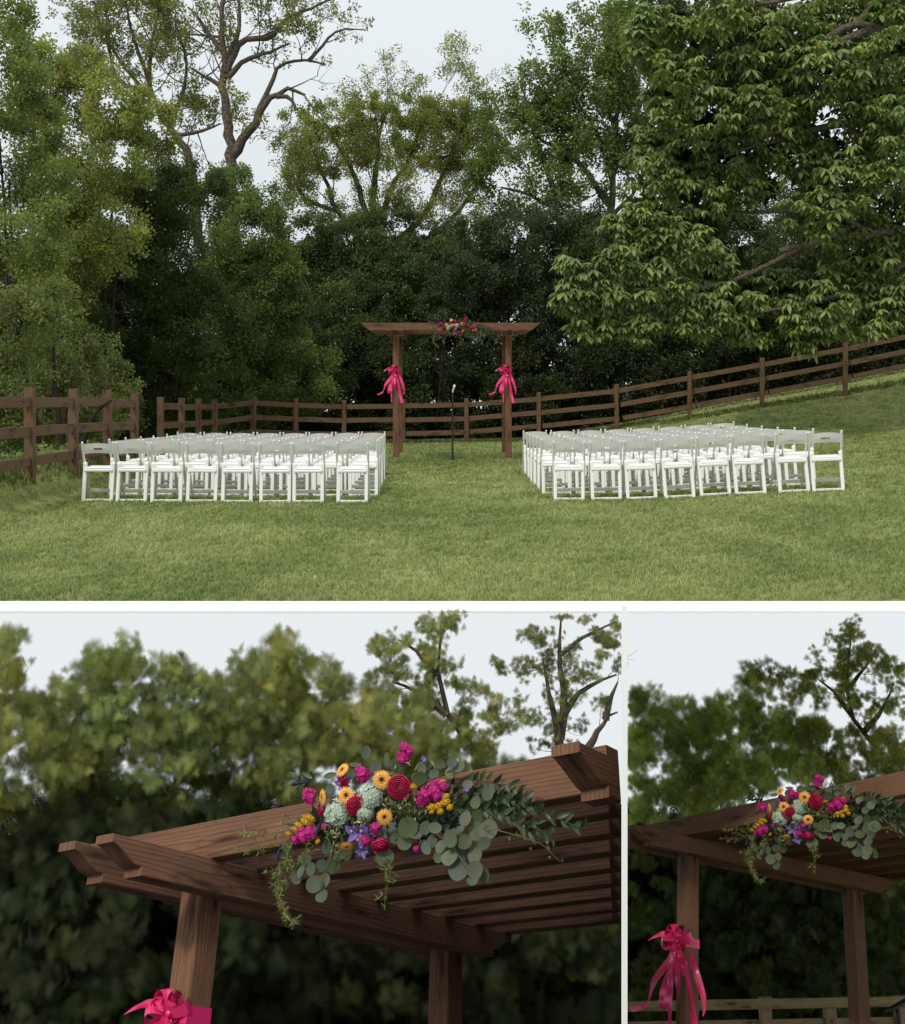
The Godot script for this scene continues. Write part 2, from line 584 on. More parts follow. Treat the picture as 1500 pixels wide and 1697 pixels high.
# ---------------------------------------------------------------- flowers; each builder makes a mesh facing +z, radius 1
func gerbera_petals() -> ArrayMesh:
	var mb := MB.new()
	for ring in 3:
		var cnt: int = [22, 20, 16][ring]
		for k in cnt:
			var g: float = TAU * (k + 0.5 * ring) / cnt + rnd(-.04, .04)
			var rr: float = [1.0, 0.86, 0.52][ring] * rnd(0.93, 1.04)
			var z: float = 0.02 + 0.06 * ring
			var d := Vector3(cos(g), sin(g), 0)
			var s: Vector3 = Vector3(-sin(g), cos(g), 0) * [0.125, 0.11, 0.06][ring]
			var t: float = rnd(0.0, 0.16)
			mb.col = [Color(0.86, 0.40, 0.085), Color(0.88, 0.46, 0.12), Color(0.82, 0.36, 0.07)][ring] * rnd(0.9, 1.06)
			var a := d * 0.2 + Vector3(0, 0, z)
			var b := d * rr * 0.62 + Vector3(0, 0, z + 0.06 + t * 0.4)
			var e := d * rr + Vector3(0, 0, z + 0.02 - t * 0.5)
			mb.quad(a - s * 0.4, b - s, b + Vector3(0, 0, 0.02), a)
			mb.quad(a, b + Vector3(0, 0, 0.02), b + s, a + s * 0.4)
			mb.quad(b - s, e - s * 0.45, e, b + Vector3(0, 0, 0.02))
			mb.quad(b + Vector3(0, 0, 0.02), e, e + s * 0.45, b + s)
	mb.col = Color(0.62, 0.25, 0.05)
	for k in 26:
		var g := TAU * k / 26.0
		mb.ball(Vector3(cos(g) * 0.27, sin(g) * 0.27, 0.17), Vector3(0.035, 0.035, 0.06), 3, 5)
	return mb.mesh(M.petal)

func gerbera_heart() -> ArrayMesh:
	var mb := MB.new()
	mb.col = Color(0.016, 0.010, 0.008)
	mb.ball(Vector3(0, 0, 0.12), Vector3(0.22, 0.22, 0.09), 5, 10)
	return mb.mesh(M.petal)

func rose_mesh(base: Color) -> ArrayMesh:
	var mb := MB.new()
	for ring in 6:
		var cnt: int = [2, 3, 3, 4, 5, 5][ring]
		var r: float = [0.10, 0.24, 0.40, 0.57, 0.75, 0.93][ring]
		for k in cnt:
			var g0: float = TAU * k / cnt + ring * 1.1 + rnd(-.15, .15)
			var span: float = TAU / cnt * 1.35
			var tone := rnd(0.85, 1.12)
			var lift := rnd(-.05, .05)
			var rows := []
			for i in 6:
				var row := []
				for j in 9:
					var u := j / 4.0 - 1.0
					var g := g0 + u * span * 0.5
					var edge := pow(absf(u), 3.0)
					var dome := 0.80 * sqrt(maxf(0.02, 1.0 - pow(r / 1.12, 2.0))) + lift - 0.16 * edge
					var rad: float
					var z: float
					if i < 4:
						var t := i / 3.0
						rad = r * (0.62 + 0.38 * t) - 0.03 * u
						z = dome - 0.75 * (1.0 - t)
					else:
						var t := (i - 3) / 2.0
						rad = r + (0.035 + 0.05 * r) * t - 0.03 * u
						z = dome + 0.015 * (1.0 if i == 4 else -1.6) - 0.10 * r * t
					row.append(Vector3(cos(g) * rad, sin(g) * rad, z))
				rows.append(row)
			for i in 5:
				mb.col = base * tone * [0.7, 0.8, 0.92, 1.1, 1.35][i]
				for j in 8:
					mb.quad(rows[i][j], rows[i][j + 1], rows[i + 1][j + 1], rows[i + 1][j])
	return mb.mesh(M.petal)

# joins normals of vertices that share a place (keeps the shape, rounds the shading)
func smoothed(mb: MB, mat: Material) -> ArrayMesh:
	var sums := {}
	for i in mb.v.size():
		var k := (mb.v[i] * 2000.0).round()
		sums[k] = sums.get(k, Vector3.ZERO) + mb.n[i]
	for i in mb.v.size():
		var s: Vector3 = sums[(mb.v[i] * 2000.0).round()]
		if s.length() > 0.2:
			mb.n[i] = s.normalized()
	return mb.mesh(mat)

func floret(mb: MB, at: Vector3, dir: Vector3, r: float, petals: int, cup: float) -> void:
	var b := Basis.looking_at(-dir, Vector3(0.2, 0.9, 0.3) if absf(dir.y) < 0.9 else Vector3.RIGHT)
	b = b * Basis(Vector3(0, 0, 1), rnd(0, TAU))
	for k in petals:
		var g := TAU * k / petals
		var d := b * Vector3(cos(g), sin(g), 0)
		var s := b * Vector3(-sin(g), cos(g), 0) * r * 0.95 * 2.0 / petals
		var o := b.z * r
		var e := at + d * r + o * (cup + rnd(-.1, .1))
		var m := at + d * r * 0.55 + o * cup * 0.3
		mb.quad(at, m - s, e, m + s)

func cluster_mesh(base: Color, count: int, fr: float, petals: int, shape: Vector3, jitter: float) -> ArrayMesh:
	var mb := MB.new()
	for k in count:
		var d := rdir()
		if d.z < -0.35: d.z = -d.z
		var p := d * shape * rnd(0.78, 1.0)
		mb.col = base * rnd(1.0 - jitter, 1.0 + jitter)
		floret(mb, p, (d / shape).normalized(), fr * rnd(0.8, 1.15), petals, rnd(0.1, 0.5))
	mb.col = base * 0.45
	mb.ball(Vector3.ZERO, shape * 0.72, 5, 8)
	return mb.mesh(M.petal)

func iris_mesh() -> ArrayMesh:
	var mb := MB.new()
	for k in 6:
		var g := TAU * k / 6.0 + 0.3
		var fall := k % 2 == 0
		mb.col = (Color(0.15, 0.095, 0.44) if fall else Color(0.24, 0.19, 0.56)) * rnd(.85, 1.15)
		var d := Vector3(cos(g), sin(g), 0)
		var s := Vector3(-sin(g), cos(g), 0)
		var prev_a := Vector3.ZERO
		var prev_b := Vector3.ZERO
		for i in 8:
			var t := i / 7.0
			var p := d * t * (1.0 if fall else 0.75) + Vector3(0, 0, (0.35 * sin(t * 2.6) - 0.15 * t) if fall else 0.75 * t - 0.25 * t * t)
			var w: float = 0.04 + (0.26 if fall else 0.17) * pow(sin(PI * pow(t, 0.8)), 0.8) * (1.0 if t < 0.98 else 0.3)
			var a := p - s * w
			var b := p + s * w + Vector3(0, 0, 0.06)
			if i > 0:
				mb.quad(prev_a, a, p + Vector3(0, 0, -0.05), (prev_a + prev_b) * 0.5 + Vector3(0, 0, -0.05))
				mb.quad((prev_a + prev_b) * 0.5 + Vector3(0, 0, -0.05), p + Vector3(0, 0, -0.05), b, prev_b)
			prev_a = a
			prev_b = b
		if fall:
			mb.col = Color(0.8, 0.45, 0.05)
			mb.ball(d * 0.42 + Vector3(0, 0, 0.32), Vector3(0.12, 0.12, 0.03), 3, 6)
	return mb.mesh(M.petal)

func disc_leaf() -> ArrayMesh:      # a round, slightly cupped eucalyptus leaf with a midrib
	var mb := MB.new()
	mb.col = Color.WHITE
	var first := mb.vert(Vector3(0, 0, 0.03), Vector3(0, 0, 1))
	for k in 19:
		var g := TAU * k / 18.0
		var r := 1.0 + 0.05 * sin(2 * g) + 0.1 * pow(maxf(0.0, sin(g)), 6.0)
		var z := 0.10 * cos(2.0 * g) - 0.05
		mb.vert(Vector3(cos(g) * r, sin(g) * r, z), Vector3(-cos(g) * 0.2, -sin(g) * 0.15, 1))
	for k in 18:
		mb.tri_i(first, first + 1 + k, first + 2 + k)
	mb.col = Color(1.5, 1.5, 1.3)
	mb.quad(Vector3(-0.018, -1.25, 0.012), Vector3(0.018, -1.25, 0.012), Vector3(0.006, 0.8, 0.045), Vector3(-0.006, 0.8, 0.045))
	return mb.mesh(M.euc)

func blade_leaf() -> ArrayMesh:     # a pointed leaf along +y
	var mb := MB.new()
	var pl := Vector3(0, 0, 0)
	var pr := Vector3(0, 0, 0)
	var pc := Vector3(0, 0, 0)
	for i in range(1, 7):
		var t := i / 6.0
		var w := 0.17 * sin(PI * pow(t, 0.75))
		var y := t
		var z := 0.10 * sin(t * 2.4) - 0.08 * t
		var l := Vector3(-w, y, z + w * 0.35)
		var r := Vector3(w, y, z + w * 0.35)
		var c := Vector3(0, y, z)
		mb.quad(pc, c, l, pl)
		mb.quad(pr, r, c, pc)
		pl = l
		pr = r
		pc = c
	return smoothed(mb, M.euc)

func fern_mesh(pts: Array, needle: float, base: Color, dens := 1.0) -> ArrayMesh:   # asparagus fern: whorls of needles along a stem
	var mb := MB.new()
	var c := Curve3D.new()
	for k in pts.size():
		var d: Vector3 = (pts[mini(k + 1, pts.size() - 1)] - pts[maxi(k - 1, 0)]) * 0.17
		c.add_point(pts[k], -d, d)
	var line := c.get_baked_points()
	var ln := c.get_baked_length()
	var st := PackedVector3Array()
	var rad := PackedFloat32Array()
	for k in 15:
		st.append(c.sample_baked(ln * k / 14.0))
		rad.append(0.0022 * (1.0 - 0.7 * k / 14.0))
	mb.col = base * 0.8
	mb.tube(st, rad, 4)
	var n_: int = int(ln / 0.016 * dens)
	for k in n_:
		var p := c.sample_baked(ln * (k + rnd(0, 1)) / n_)
		var q := p + rdir() * rnd(0.0, 0.028)
		mb.col = base * rnd(0.7, 1.3)
		for j in 9:
			var d := (rdir() + (q - p) * 20.0).normalized()
			var s := d.cross(rdir()).normalized() * 0.0016
			mb.quad(q - s, q + s, q + d * needle * rnd(.6, 1.1) + s * 0.3, q + d * needle * rnd(.6, 1.1) - s * 0.3)
	return mb.mesh(M.euc)

# where pixel (x, y) of the close view meets the plane z = depth before the first rafter, in the pergola's axes
func on_rafter(xf: Transform3D, x: float, y: float, depth: float) -> Vector3:
	var inv := xf.affine_inverse()
	var o := inv * Vector3(0, EYE, 0)
	var d := inv.basis * (px(x, y, 1.0) - Vector3(0, EYE, 0))
	return o + d * ((RZ + depth - o.z) / d.z)

var view_from := Vector3.ZERO
var mid := Vector3.ZERO
var per_px := 0.003

func facing(p: Vector3, tilt := Vector2.ZERO) -> Basis:
	var d := (view_from - p).normalized()
	d = (d + Vector3(0, 0, 0.35)).normalized()
	var b := Basis.looking_at(-d, Vector3.UP)
	return b * Basis(Vector3(1, 0, 0), tilt.y) * Basis(Vector3(0, 1, 0), tilt.x)

func arrangement(xf2: Transform3D) -> Node3D:
	view_from = xf2.affine_inverse() * Vector3(0, EYE, 0)
	mid = on_rafter(xf2, 650, 1345, 0.0)
	var o := thing("flower_arrangement", "", "flower arrangement", Transform3D(), "flower arrangements on the pergola rafters")
	var at := func(x: float, y: float, dep: float) -> Vector3: return on_rafter(xf2, x, y, dep) - mid
	per_px = (xf2 * (mid + Vector3(0, 0, .1))).z / -F
	var s := per_px
	var bases := func(p: Vector3, tx: float, ty: float) -> Basis: return facing(p + mid, Vector2(tx, ty))
	# dark leafy base
	var mb := MB.new()
	for k in 420:
		var t := rnd(-1, 1)
		var c: Vector3 = at.call(640 + t * 120, 1350 + 14 * t * t + rnd(-42, 44) * (1.0 - 0.55 * t * t), rnd(0.01, 0.075))
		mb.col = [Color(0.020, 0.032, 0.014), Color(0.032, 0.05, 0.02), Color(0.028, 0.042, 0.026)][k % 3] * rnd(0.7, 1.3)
		var b := rbasis()
		var w := rnd(0.008, 0.016)
		var l := rnd(0.03, 0.06)
		mb.quad(c - b.x * w, c + b.y * l * 0.5 - b.x * w * 0.6, c + b.y * l, c + b.x * w)
	var base := part("leafy_base", mb.mesh(M.euc), o)
	tag(base, "", "", "", "stuff")
	# eucalyptus: x, y, rx, ry
	var leaf := disc_leaf()
	var L := [[607, 1247, 8, 10], [589, 1267, 10, 4], [641, 1259, 5, 12], [655, 1268, 14, 8], [622, 1271, 10, 10], [547, 1285, 11, 5], [547, 1308, 8, 8], [691, 1288, 9, 8], [676, 1372, 15, 15], [645, 1376, 13, 13],
		[671, 1396, 12, 11], [638, 1420, 14, 13], [542, 1405, 9, 13], [505, 1424, 11, 9], [552, 1432, 13, 13], [532, 1434, 9, 10], [521, 1465, 13, 13], [537, 1459, 9, 12], [533, 1484, 11, 9], [492, 1455, 9, 9], [574, 1416, 10, 8], [499, 1443, 6, 10],
		[721, 1372, 10, 8], [731, 1402, 8, 11], [716, 1394, 9, 9], [746, 1390, 11, 12], [770, 1395, 11, 11], [763, 1412, 14, 14], [745, 1420, 13, 12], [787, 1417, 11, 11], [760, 1442, 15, 14], [787, 1441, 12, 12], [802, 1449, 8, 12], [783, 1458, 9, 7],
		[809, 1375, 14, 14], [789, 1378, 12, 13], [802, 1398, 11, 8], [771, 1357, 9, 11], [791, 1354, 9, 10], [758, 1375, 11, 6], [747, 1279, 9, 10], [760, 1270, 10, 9], [749, 1263, 8, 8], [730, 1267, 10, 6], [695, 1290, 12, 9], [808, 1315, 9, 10], [699, 1275, 7, 8],
		[690, 1380, 12, 9], [705, 1372, 9, 10], [655, 1390, 9, 8], [561, 1418, 9, 7], [515, 1440, 8, 10], [788, 1330, 8, 9], [775, 1300, 8, 7], [706, 1404, 8, 10], [727, 1420, 8, 8], [583, 1281, 8, 9], [642, 1283, 8, 8], [668, 1266, 8, 9], [719, 1282, 9, 7]]
	for k in L.size():
		var q: Array = L[k]
		var low: bool = q[1] > 1400
		var p: Vector3 = at.call(q[0], q[1], rnd(0.06, 0.13) if not low else rnd(0.03, 0.10))
		var b: Basis = bases.call(p, rnd(-.3, .3), rnd(-.45, .25)) * Basis(Vector3(0, 0, 1), rnd(-.5, .5) + (PI if low else 0.0))
		var cc := Color(0.085, 0.125, 0.075) if q[1] > 1300 else Color(0.15, 0.18, 0.11)
		if k % 3 == 0: cc = Color(0.105, 0.15, 0.105)
		if k % 7 == 2: cc = Color(0.095, 0.13, 0.045)
		var key := "euc%d" % (k % 6)
		if not meshes.has(key):
			var mm: StandardMaterial3D = M.euc.duplicate()
			mm.albedo_color = (cc * 0.62 * rnd(.85, 1.15)).linear_to_srgb()
			meshes[key] = mm
		var li := part("eucalyptus_leaf", leaf, o, Transform3D(b * Basis.from_scale(Vector3(q[2], q[3], 11) * s * 1.06), p), k)
		li.set_surface_override_material(0, meshes[key])
	# stems
	var stems := [[[640, 1330], [700, 1370], [745, 1395], [775, 1440]], [[560, 1380], [548, 1420], [530, 1470]], [[640, 1310], [622, 1280], [607, 1258]], [[700, 1300], [730, 1285], [750, 1275]], [[600, 1370], [590, 1400], [560, 1430]], [[690, 1380], [698, 1395], [690, 1407]]]
	for q in stems:
		var st := MB.new()
		st.col = Color(0.10, 0.085, 0.04)
		var pv := PackedVector3Array()
		var rv := PackedFloat32Array()
		for e in q:
			pv.append(at.call(e[0], e[1], 0.08))
			rv.append(0.0025)
		st.tube(pv, rv, 5)
		part("stem", st.mesh(M.euc), o)
	# ruscus sprays
	var bl := blade_leaf()
	var rmat: Array = []
	for k in 3:
		var mm: StandardMaterial3D = M.euc.duplicate()
		mm.albedo_color = [Color(0.028, 0.050, 0.022), Color(0.045, 0.08, 0.03), Color(0.036, 0.058, 0.03)][k].linear_to_srgb()
		mm.roughness = 0.4
		rmat.append(mm)
	var sprays := [[[735, 1318], [800, 1312], [850, 1325], [900, 1345], [945, 1366], [966, 1373]], [[740, 1335], [820, 1345], [880, 1362], [916, 1392]], [[745, 1300], [790, 1293], [830, 1300], [862, 1312]], [[740, 1325], [790, 1330], [840, 1352], [885, 1385]], [[725, 1275], [700, 1262], [712, 1285]], [[760, 1310], [800, 1322], [838, 1325], [880, 1330]],
		[[730, 1345], [790, 1340], [850, 1340], [900, 1338]], [[520, 1290], [500, 1294], [480, 1288]], [[520, 1360], [495, 1372], [478, 1400], [472, 1430]]]
	var nl := 0
	for q in sprays:
		var cv := Curve3D.new()
		for e in q:
			cv.add_point(at.call(e[0], e[1], 0.05 + 0.02 * sin(e[0] * 0.1)))
		var ln := cv.get_baked_length()
		var st := MB.new()
		st.col = Color(0.04, 0.06, 0.025)
		var pv := PackedVector3Array()
		var rv := PackedFloat32Array()
		for k in 9:
			pv.append(cv.sample_baked(ln * k / 8.0))
			rv.append(0.0018)
		st.tube(pv, rv, 4)
		part("stem", st.mesh(M.euc), o)
		var n_ := int(ln / 0.019)
		for k in n_:
			var f := ln * (k + 0.5) / n_
			var p := cv.sample_baked(f)
			var d := (cv.sample_baked(minf(f + 0.02, ln)) - cv.sample_baked(maxf(f - 0.02, 0))).normalized()
			var sd := 1.0 if k % 2 == 0 else -1.0
			var out := (d * rnd(0.5, 0.9) + Vector3(0, sd, 0) * rnd(0.4, 0.8) + Vector3(0, 0, rnd(-.3, .6))).normalized()
			var zz := (view_from - p - mid).normalized() + rdir() * 0.5
			var xx := out.cross(zz).normalized()
			var l := rnd(0.045, 0.066)
			var li := part("ruscus_leaf", bl, o, Transform3D(Basis(xx * l, out * l, xx.cross(out) * l), p), nl)
			li.set_surface_override_material(0, rmat[nl % 3])
			nl += 1
	# asparagus fern
	var ferns := [[[[480, 1405], [468, 1440], [460, 1475], [470, 1508], [488, 1534]], 0.030, 2.2], [[[492, 1372], [455, 1380], [425, 1382], [398, 1378]], 0.024, 1.0], [[[485, 1398], [445, 1404], [412, 1409], [388, 1407]], 0.024, 1.0], [[[490, 1430], [460, 1440], [438, 1446]], 0.022, 1.0],
		[[[640, 1420], [647, 1450], [640, 1478], [637, 1500]], 0.024, 1.1], [[[620, 1410], [640, 1440], [662, 1452]], 0.022, 0.8], [[[500, 1360], [475, 1352], [452, 1372]], 0.02, 0.9], [[[800, 1370], [860, 1385], [900, 1400], [928, 1428]], 0.014, 0.5], [[[520, 1400], [505, 1420], [488, 1440], [478, 1470]], 0.026, 1.6]]
	for q in ferns:
		var pts := []
		for e in q[0]: pts.append(at.call(e[0], e[1], 0.085))
		part("fern_sprig", fern_mesh(pts, q[1], Color(0.17, 0.20, 0.065) if q[2] < 2.0 else Color(0.21, 0.24, 0.085), q[2]), o)
	# variegated sprigs
	for q in [[655, 1345, 18], [668, 1352, 14], [700, 1345, 14], [560, 1388, 14], [548, 1380, 10], [672, 1262, 10], [560, 1405, 10], [690, 1338, 12], [646, 1332, 10], [600, 1368, 10], [712, 1338, 12], [683, 1352, 12], [668, 1335, 10], [660, 1275, 9]]:
		var vm := MB.new()
		for k in 26:
			var p: Vector3 = at.call(q[0] + rnd(-1, 1) * q[2], q[1] + rnd(-.7, .7) * q[2], rnd(0.08, 0.12))
			var b := rbasis()
			var r := rnd(0.008, 0.013)
			vm.col = [Color(0.12, 0.16, 0.05), Color(0.42, 0.42, 0.22), Color(0.07, 0.11, 0.03)][k % 3] * rnd(.8, 1.2)
			vm.quad(p - b.x * r * .45, p + b.y * r + b.z * r * .2, p + b.y * r * 2.2, p + b.x * r * .5 + b.y * r)
		part("variegated_sprig", vm.mesh(M.petal), o)
	# blooms
	var hyd := cluster_mesh(Color(0.45, 0.54, 0.45), 120, 0.22, 4, Vector3(1, 1, 0.75), 0.16)
	for q in [[561, 1348, 25], [614, 1322, 24], [606, 1347, 16], [578, 1330, 18]]:
		var p: Vector3 = at.call(q[0], q[1], 0.085)
		part("hydrangea", hyd, o, Transform3D(bases.call(p, rnd(-.3, .3), rnd(-.3, .3)) * Basis.from_scale(Vector3.ONE * q[2] * s), p))
	var stock := cluster_mesh(Color(0.47, 0.013, 0.20), 46, 0.34, 4, Vector3(1, 1, 0.8), 0.3)
	for q in [[671, 1239, 10, 10], [669, 1258, 10, 10], [680, 1245, 8, 8], [664, 1252, 7, 7], [601, 1284, 14, 13], [594, 1276, 7, 7], [514, 1320, 14, 12], [508, 1314, 8, 8], [502, 1385, 14, 12], [514, 1380, 12, 10], [490, 1392, 9, 8], [623, 1372, 10, 10], [605, 1393, 10, 10], [720, 1308, 15, 12], [705, 1318, 13, 13], [698, 1328, 9, 9], [735, 1303, 9, 8], [690, 1407, 5, 5], [538, 1370, 6, 6], [725, 1318, 11, 9]]:
		var p: Vector3 = at.call(q[0], q[1], 0.11)
		part("stock_bloom", stock, o, Transform3D(bases.call(p, rnd(-.3, .3), rnd(-.3, .3)) * Basis(Vector3(0, 0, 1), rnd(0, 6)) * Basis.from_scale(Vector3(q[2], q[3], q[3]) * s), p))
	var sol := cluster_mesh(Color(0.66, 0.36, 0.015), 60, 0.26, 4, Vector3(1, 1, 0.9), 0.25)
	for q in [[515, 1356, 9, 5], [506, 1362, 10, 5], [496, 1368, 9, 5], [488, 1374, 7, 4], [478, 1382, 6, 4], [687, 1303, 7, 6], [733, 1296, 6, 4], [727, 1336, 8, 6], [738, 1330, 9, 6], [716, 1338, 7, 6], [746, 1338, 6, 5], [730, 1345, 6, 5], [716, 1345, 5, 4], [527, 1395, 4, 5], [506, 1354, 6, 3], [740, 1320, 6, 5]]:
		var p: Vector3 = at.call(q[0], q[1], 0.11)
		part("goldenrod", sol, o, Transform3D(bases.call(p, rnd(-.3, .3), rnd(-.3, .3)) * Basis(Vector3(0, 0, 1), -0.55 if q[0] < 530 else 0.2) * Basis.from_scale(Vector3(q[2], q[3], q[3]) * s), p))
	var ir := iris_mesh()
	for q in [[570, 1299, 17, .1, .3], [594, 1379, 24, -.2, .5], [600, 1408, 17, .3, .6], [702, 1259, 6, .4, -.4], [774, 1308, 5, 0., 0.], [620, 1378, 9, .5, .5], [551, 1315, 9, -.4, .2]]:
		var p: Vector3 = at.call(q[0], q[1], 0.11)
		part("iris", ir, o, Transform3D(bases.call(p, q[3], q[4]) * Basis(Vector3(0, 0, 1), rnd(0, 6)) * Basis.from_scale(Vector3.ONE * q[2] * s), p))
	for q in [[530, 1368, 14, 3, 0.4], [500, 1297, 15, 3, 1.4], [462, 1412, 4, 16, 0.3]]:      # dark veronica spikes
		var sm := MB.new()
		sm.col = Color(0.03, 0.022, 0.06)
		var p: Vector3 = at.call(q[0], q[1], 0.10)
		var ax: Vector3 = at.call(q[0] + sin(q[4]) * 14, q[1] - cos(q[4]) * 14, 0.10) - p
		var pv := PackedVector3Array()
		var rv := PackedFloat32Array()
		for k in 7:
			pv.append(p + ax * (k / 3.0 - 1.0))
			rv.append(0.009 * (1.0 - 0.12 * k))
		sm.tube(pv, rv, 7, true)
		part("veronica_spike", sm.mesh(M.petal), o)
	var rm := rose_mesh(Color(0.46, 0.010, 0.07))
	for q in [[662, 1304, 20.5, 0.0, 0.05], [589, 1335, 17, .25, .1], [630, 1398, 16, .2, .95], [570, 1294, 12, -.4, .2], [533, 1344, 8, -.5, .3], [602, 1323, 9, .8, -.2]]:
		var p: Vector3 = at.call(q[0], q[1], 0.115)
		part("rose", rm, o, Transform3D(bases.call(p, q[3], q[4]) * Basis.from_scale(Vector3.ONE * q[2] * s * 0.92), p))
	var gp := gerbera_petals()
	var gh := gerbera_heart()
	for q in [[633, 1292, 16, .05, .1], [574, 1318, 14.5, 0., 0.], [637, 1354, 13.5, .35, .2], [535, 1321, 14, -1.0, .1], [568, 1276, 13, -.5, -.6], [574, 1402, 11, .2, 1.0]]:
		var p: Vector3 = at.call(q[0], q[1], 0.15)
		var ge := part("gerbera", gp, o, Transform3D(bases.call(p, q[3], q[4]) * Basis(Vector3(0, 0, 1), rnd(0, 6)) * Basis.from_scale(Vector3.ONE * q[2] * s), p))
		part("heart", gh, ge)
	return o

# ---------------------------------------------------------------- foliage
func spray_mesh(n_: int, leaf: float, wide: float, droop := 0.0) -> ArrayMesh:      # a twig's worth of leaves, radius about 1
	var mb := MB.new()
	for k in n_:
		var p := rdir() * pow(rnd(0, 1), 0.5) * 0.85
		p.y *= 0.75
		var d := (p.normalized() * 0.7 + rdir() * 0.8 + Vector3(0, -droop, 0)).normalized()
		var s := d.cross(rdir()).normalized() * leaf * wide
		var u := d.cross(s).normalized() * leaf * 0.12
		var l := leaf * rnd(0.75, 1.2)
		mb.col = Color.WHITE * rnd(0.78, 1.2)
		var a := p
		var e := p + d * l
		var m := p + d * l * 0.45
		mb.quad(a, m - s - u, e, m + u * 0.6)
		mb.quad(a, m + u * 0.6, e, m + s - u)
	return mb.mesh(M.leaf)

func palm_mesh() -> ArrayMesh:      # a drooping fan of seven long leaflets
	var mb := MB.new()
	for k in 7:
		var g := TAU * k / 7.0 + rnd(-.2, .2)
		var d := Vector3(cos(g), rnd(-0.55, -0.1), sin(g)).normalized()
		var l := rnd(0.75, 1.1)
		var s := d.cross(Vector3.UP).normalized() * 0.19 * l
		var drop := Vector3(0, -rnd(0.25, 0.6), 0)
		mb.col = Color.WHITE * rnd(0.8, 1.15)
		var pa := Vector3.ZERO
		var prev := [pa, pa, pa]
		for i in range(1, 5):
			var t := i / 4.0
			var w: float = [0.0, 0.55, 1.0, 0.85, 0.0][i]
			var c := d * l * t + drop * t * t
			var row := [c - s * w + Vector3(0, 0.04 * w, 0), c, c + s * w + Vector3(0, 0.04 * w, 0)]
			mb.quad(prev[0], prev[1], row[1], row[0])
			mb.quad(prev[1], prev[2], row[2], row[1])
			prev = row
	return mb.mesh(M.bigleaf)

func scatter(called: String, parent: Node, mesh: Mesh, xfs: Array, cols: Array) -> MultiMeshInstance3D:
	var mm := MultiMesh.new()
	mm.transform_format = MultiMesh.TRANSFORM_3D
	mm.use_colors = true
	mm.mesh = mesh
	mm.instance_count = xfs.size()
	for i in xfs.size():
		mm.set_instance_transform(i, xfs[i])
		mm.set_instance_color(i, cols[i])
	var o := MultiMeshInstance3D.new()
	o.name = called
	o.multimesh = mm
	parent.add_child(o, true)
	o.set_meta("kind", "stuff")
	return o

# blobs: [x, y, rx, ry, (depth offset), (density)] in pixels at depth d
func fill_blobs(xfs: Array, cols: Array, blobs: Array, d: float, size: float, base: Color, dens: float, jit := 0.34, upright := false) -> void:
	for q in blobs:
		var dd: float = d + (q[4] if q.size() > 4 else rnd(-1.2, 1.2))
		var c := px(q[0], q[1], dd)
		var r := Vector3(q[2], q[3], 0) * dd / F
		r.z = minf(r.x, r.y) * 0.9
		var dn: float = dens * (q[5] if q.size() > 5 else 1.0)
		var subs: int = int(clampf(q[2] * q[3] / 130.0, 10, 90))
		var per: int = int(maxf(3.0, dn * 5.2 * q[2] * q[3] / pow(size / dd * F, 2.0) / subs))
		for k in subs:
			var dir := rdir()
			if dir.z < -0.3: dir.z *= -0.6
			dir = dir.normalized()
			var rad := 0.72 + 0.34 * noise.get_noise_3d(dir.x * 90 + c.x * 20, dir.y * 90 + c.y * 20, dir.z * 90) + rnd(-.1, .14)
			var sc := c + dir * r * rad
			var sr: float = (r.x + r.y) * 0.5 * rnd(0.16, 0.30)
			var tone := rnd(1.0 - jit, 1.0 + jit)
			var warm := rnd(-0.12, 0.07)
			for i in per:
				var p := rdir() * pow(rnd(0, 1), 0.4) * sr
				p.y *= 0.7
				var b := rbasis() if not upright else Basis(Vector3.UP, rnd(0, TAU)) * Basis(Vector3.RIGHT, rnd(-.5, .5))
				xfs.append(Transform3D(b * Basis.from_scale(Vector3.ONE * size * rnd(0.6, 1.4)), sc + p))
				var tt := tone * rnd(0.85, 1.15)
				cols.append(Color(base.r * tt * (1.0 + warm), base.g * tt, base.b * tt * (1.0 - warm)))

func limb(mb: MB, pts: Array, d: float, r0: float, r1: float, sides := 7) -> Curve3D:
	var c := Curve3D.new()
	for k in pts.size():
		var a: Array = pts[maxi(k - 1, 0)]
		var b: Array = pts[mini(k + 1, pts.size() - 1)]
		var t := (px(b[0], b[1], d) - px(a[0], a[1], d)) * 0.16
		var dz: float = pts[k][2] if pts[k].size() > 2 else 0.0
		c.add_point(px(pts[k][0], pts[k][1], d) + Vector3(0, 0, dz), -t, t)
	var ln := c.get_baked_length()
	var n_ := int(maxf(5, ln / 0.35))
	var pv := PackedVector3Array()
	var rv := PackedFloat32Array()
	for k in n_ + 1:
		var t := float(k) / n_
		pv.append(c.sample_baked(ln * t) + (rdir() * r0 * 0.25 if k > 0 and k < n_ else Vector3.ZERO))
		rv.append(lerpf(r0, r1, t) * rnd(0.93, 1.07))
	mb.tube(pv, rv, sides)
	return c

func twigs(mb: MB, from: Vector3, dir: Vector3, length: float, r: float, depth: int, tips: Array) -> void:
	var pv := PackedVector3Array([from])
	var rv := PackedFloat32Array([r])
	var p := from
	var d := dir
	var steps := 4
	for k in steps:
		d = (d + rdir() * 0.28 + Vector3(0, 0.06, 0)).normalized()
		p += d * length / steps
		pv.append(p)
		rv.append(r * (1.0 - 0.75 * (k + 1) / steps))
		if depth > 0 and k > 0:
			for j in 2:
				if rnd(0, 1) < 0.75:
					twigs(mb, p, (d + rdir() * 0.95).normalized(), length * rnd(0.45, 0.7), r * 0.5, depth - 1, tips)
		elif depth == 0:
			tips.append(p)
	mb.tube(pv, rv, 4 if depth < 2 else 5)
	tips.append(p)

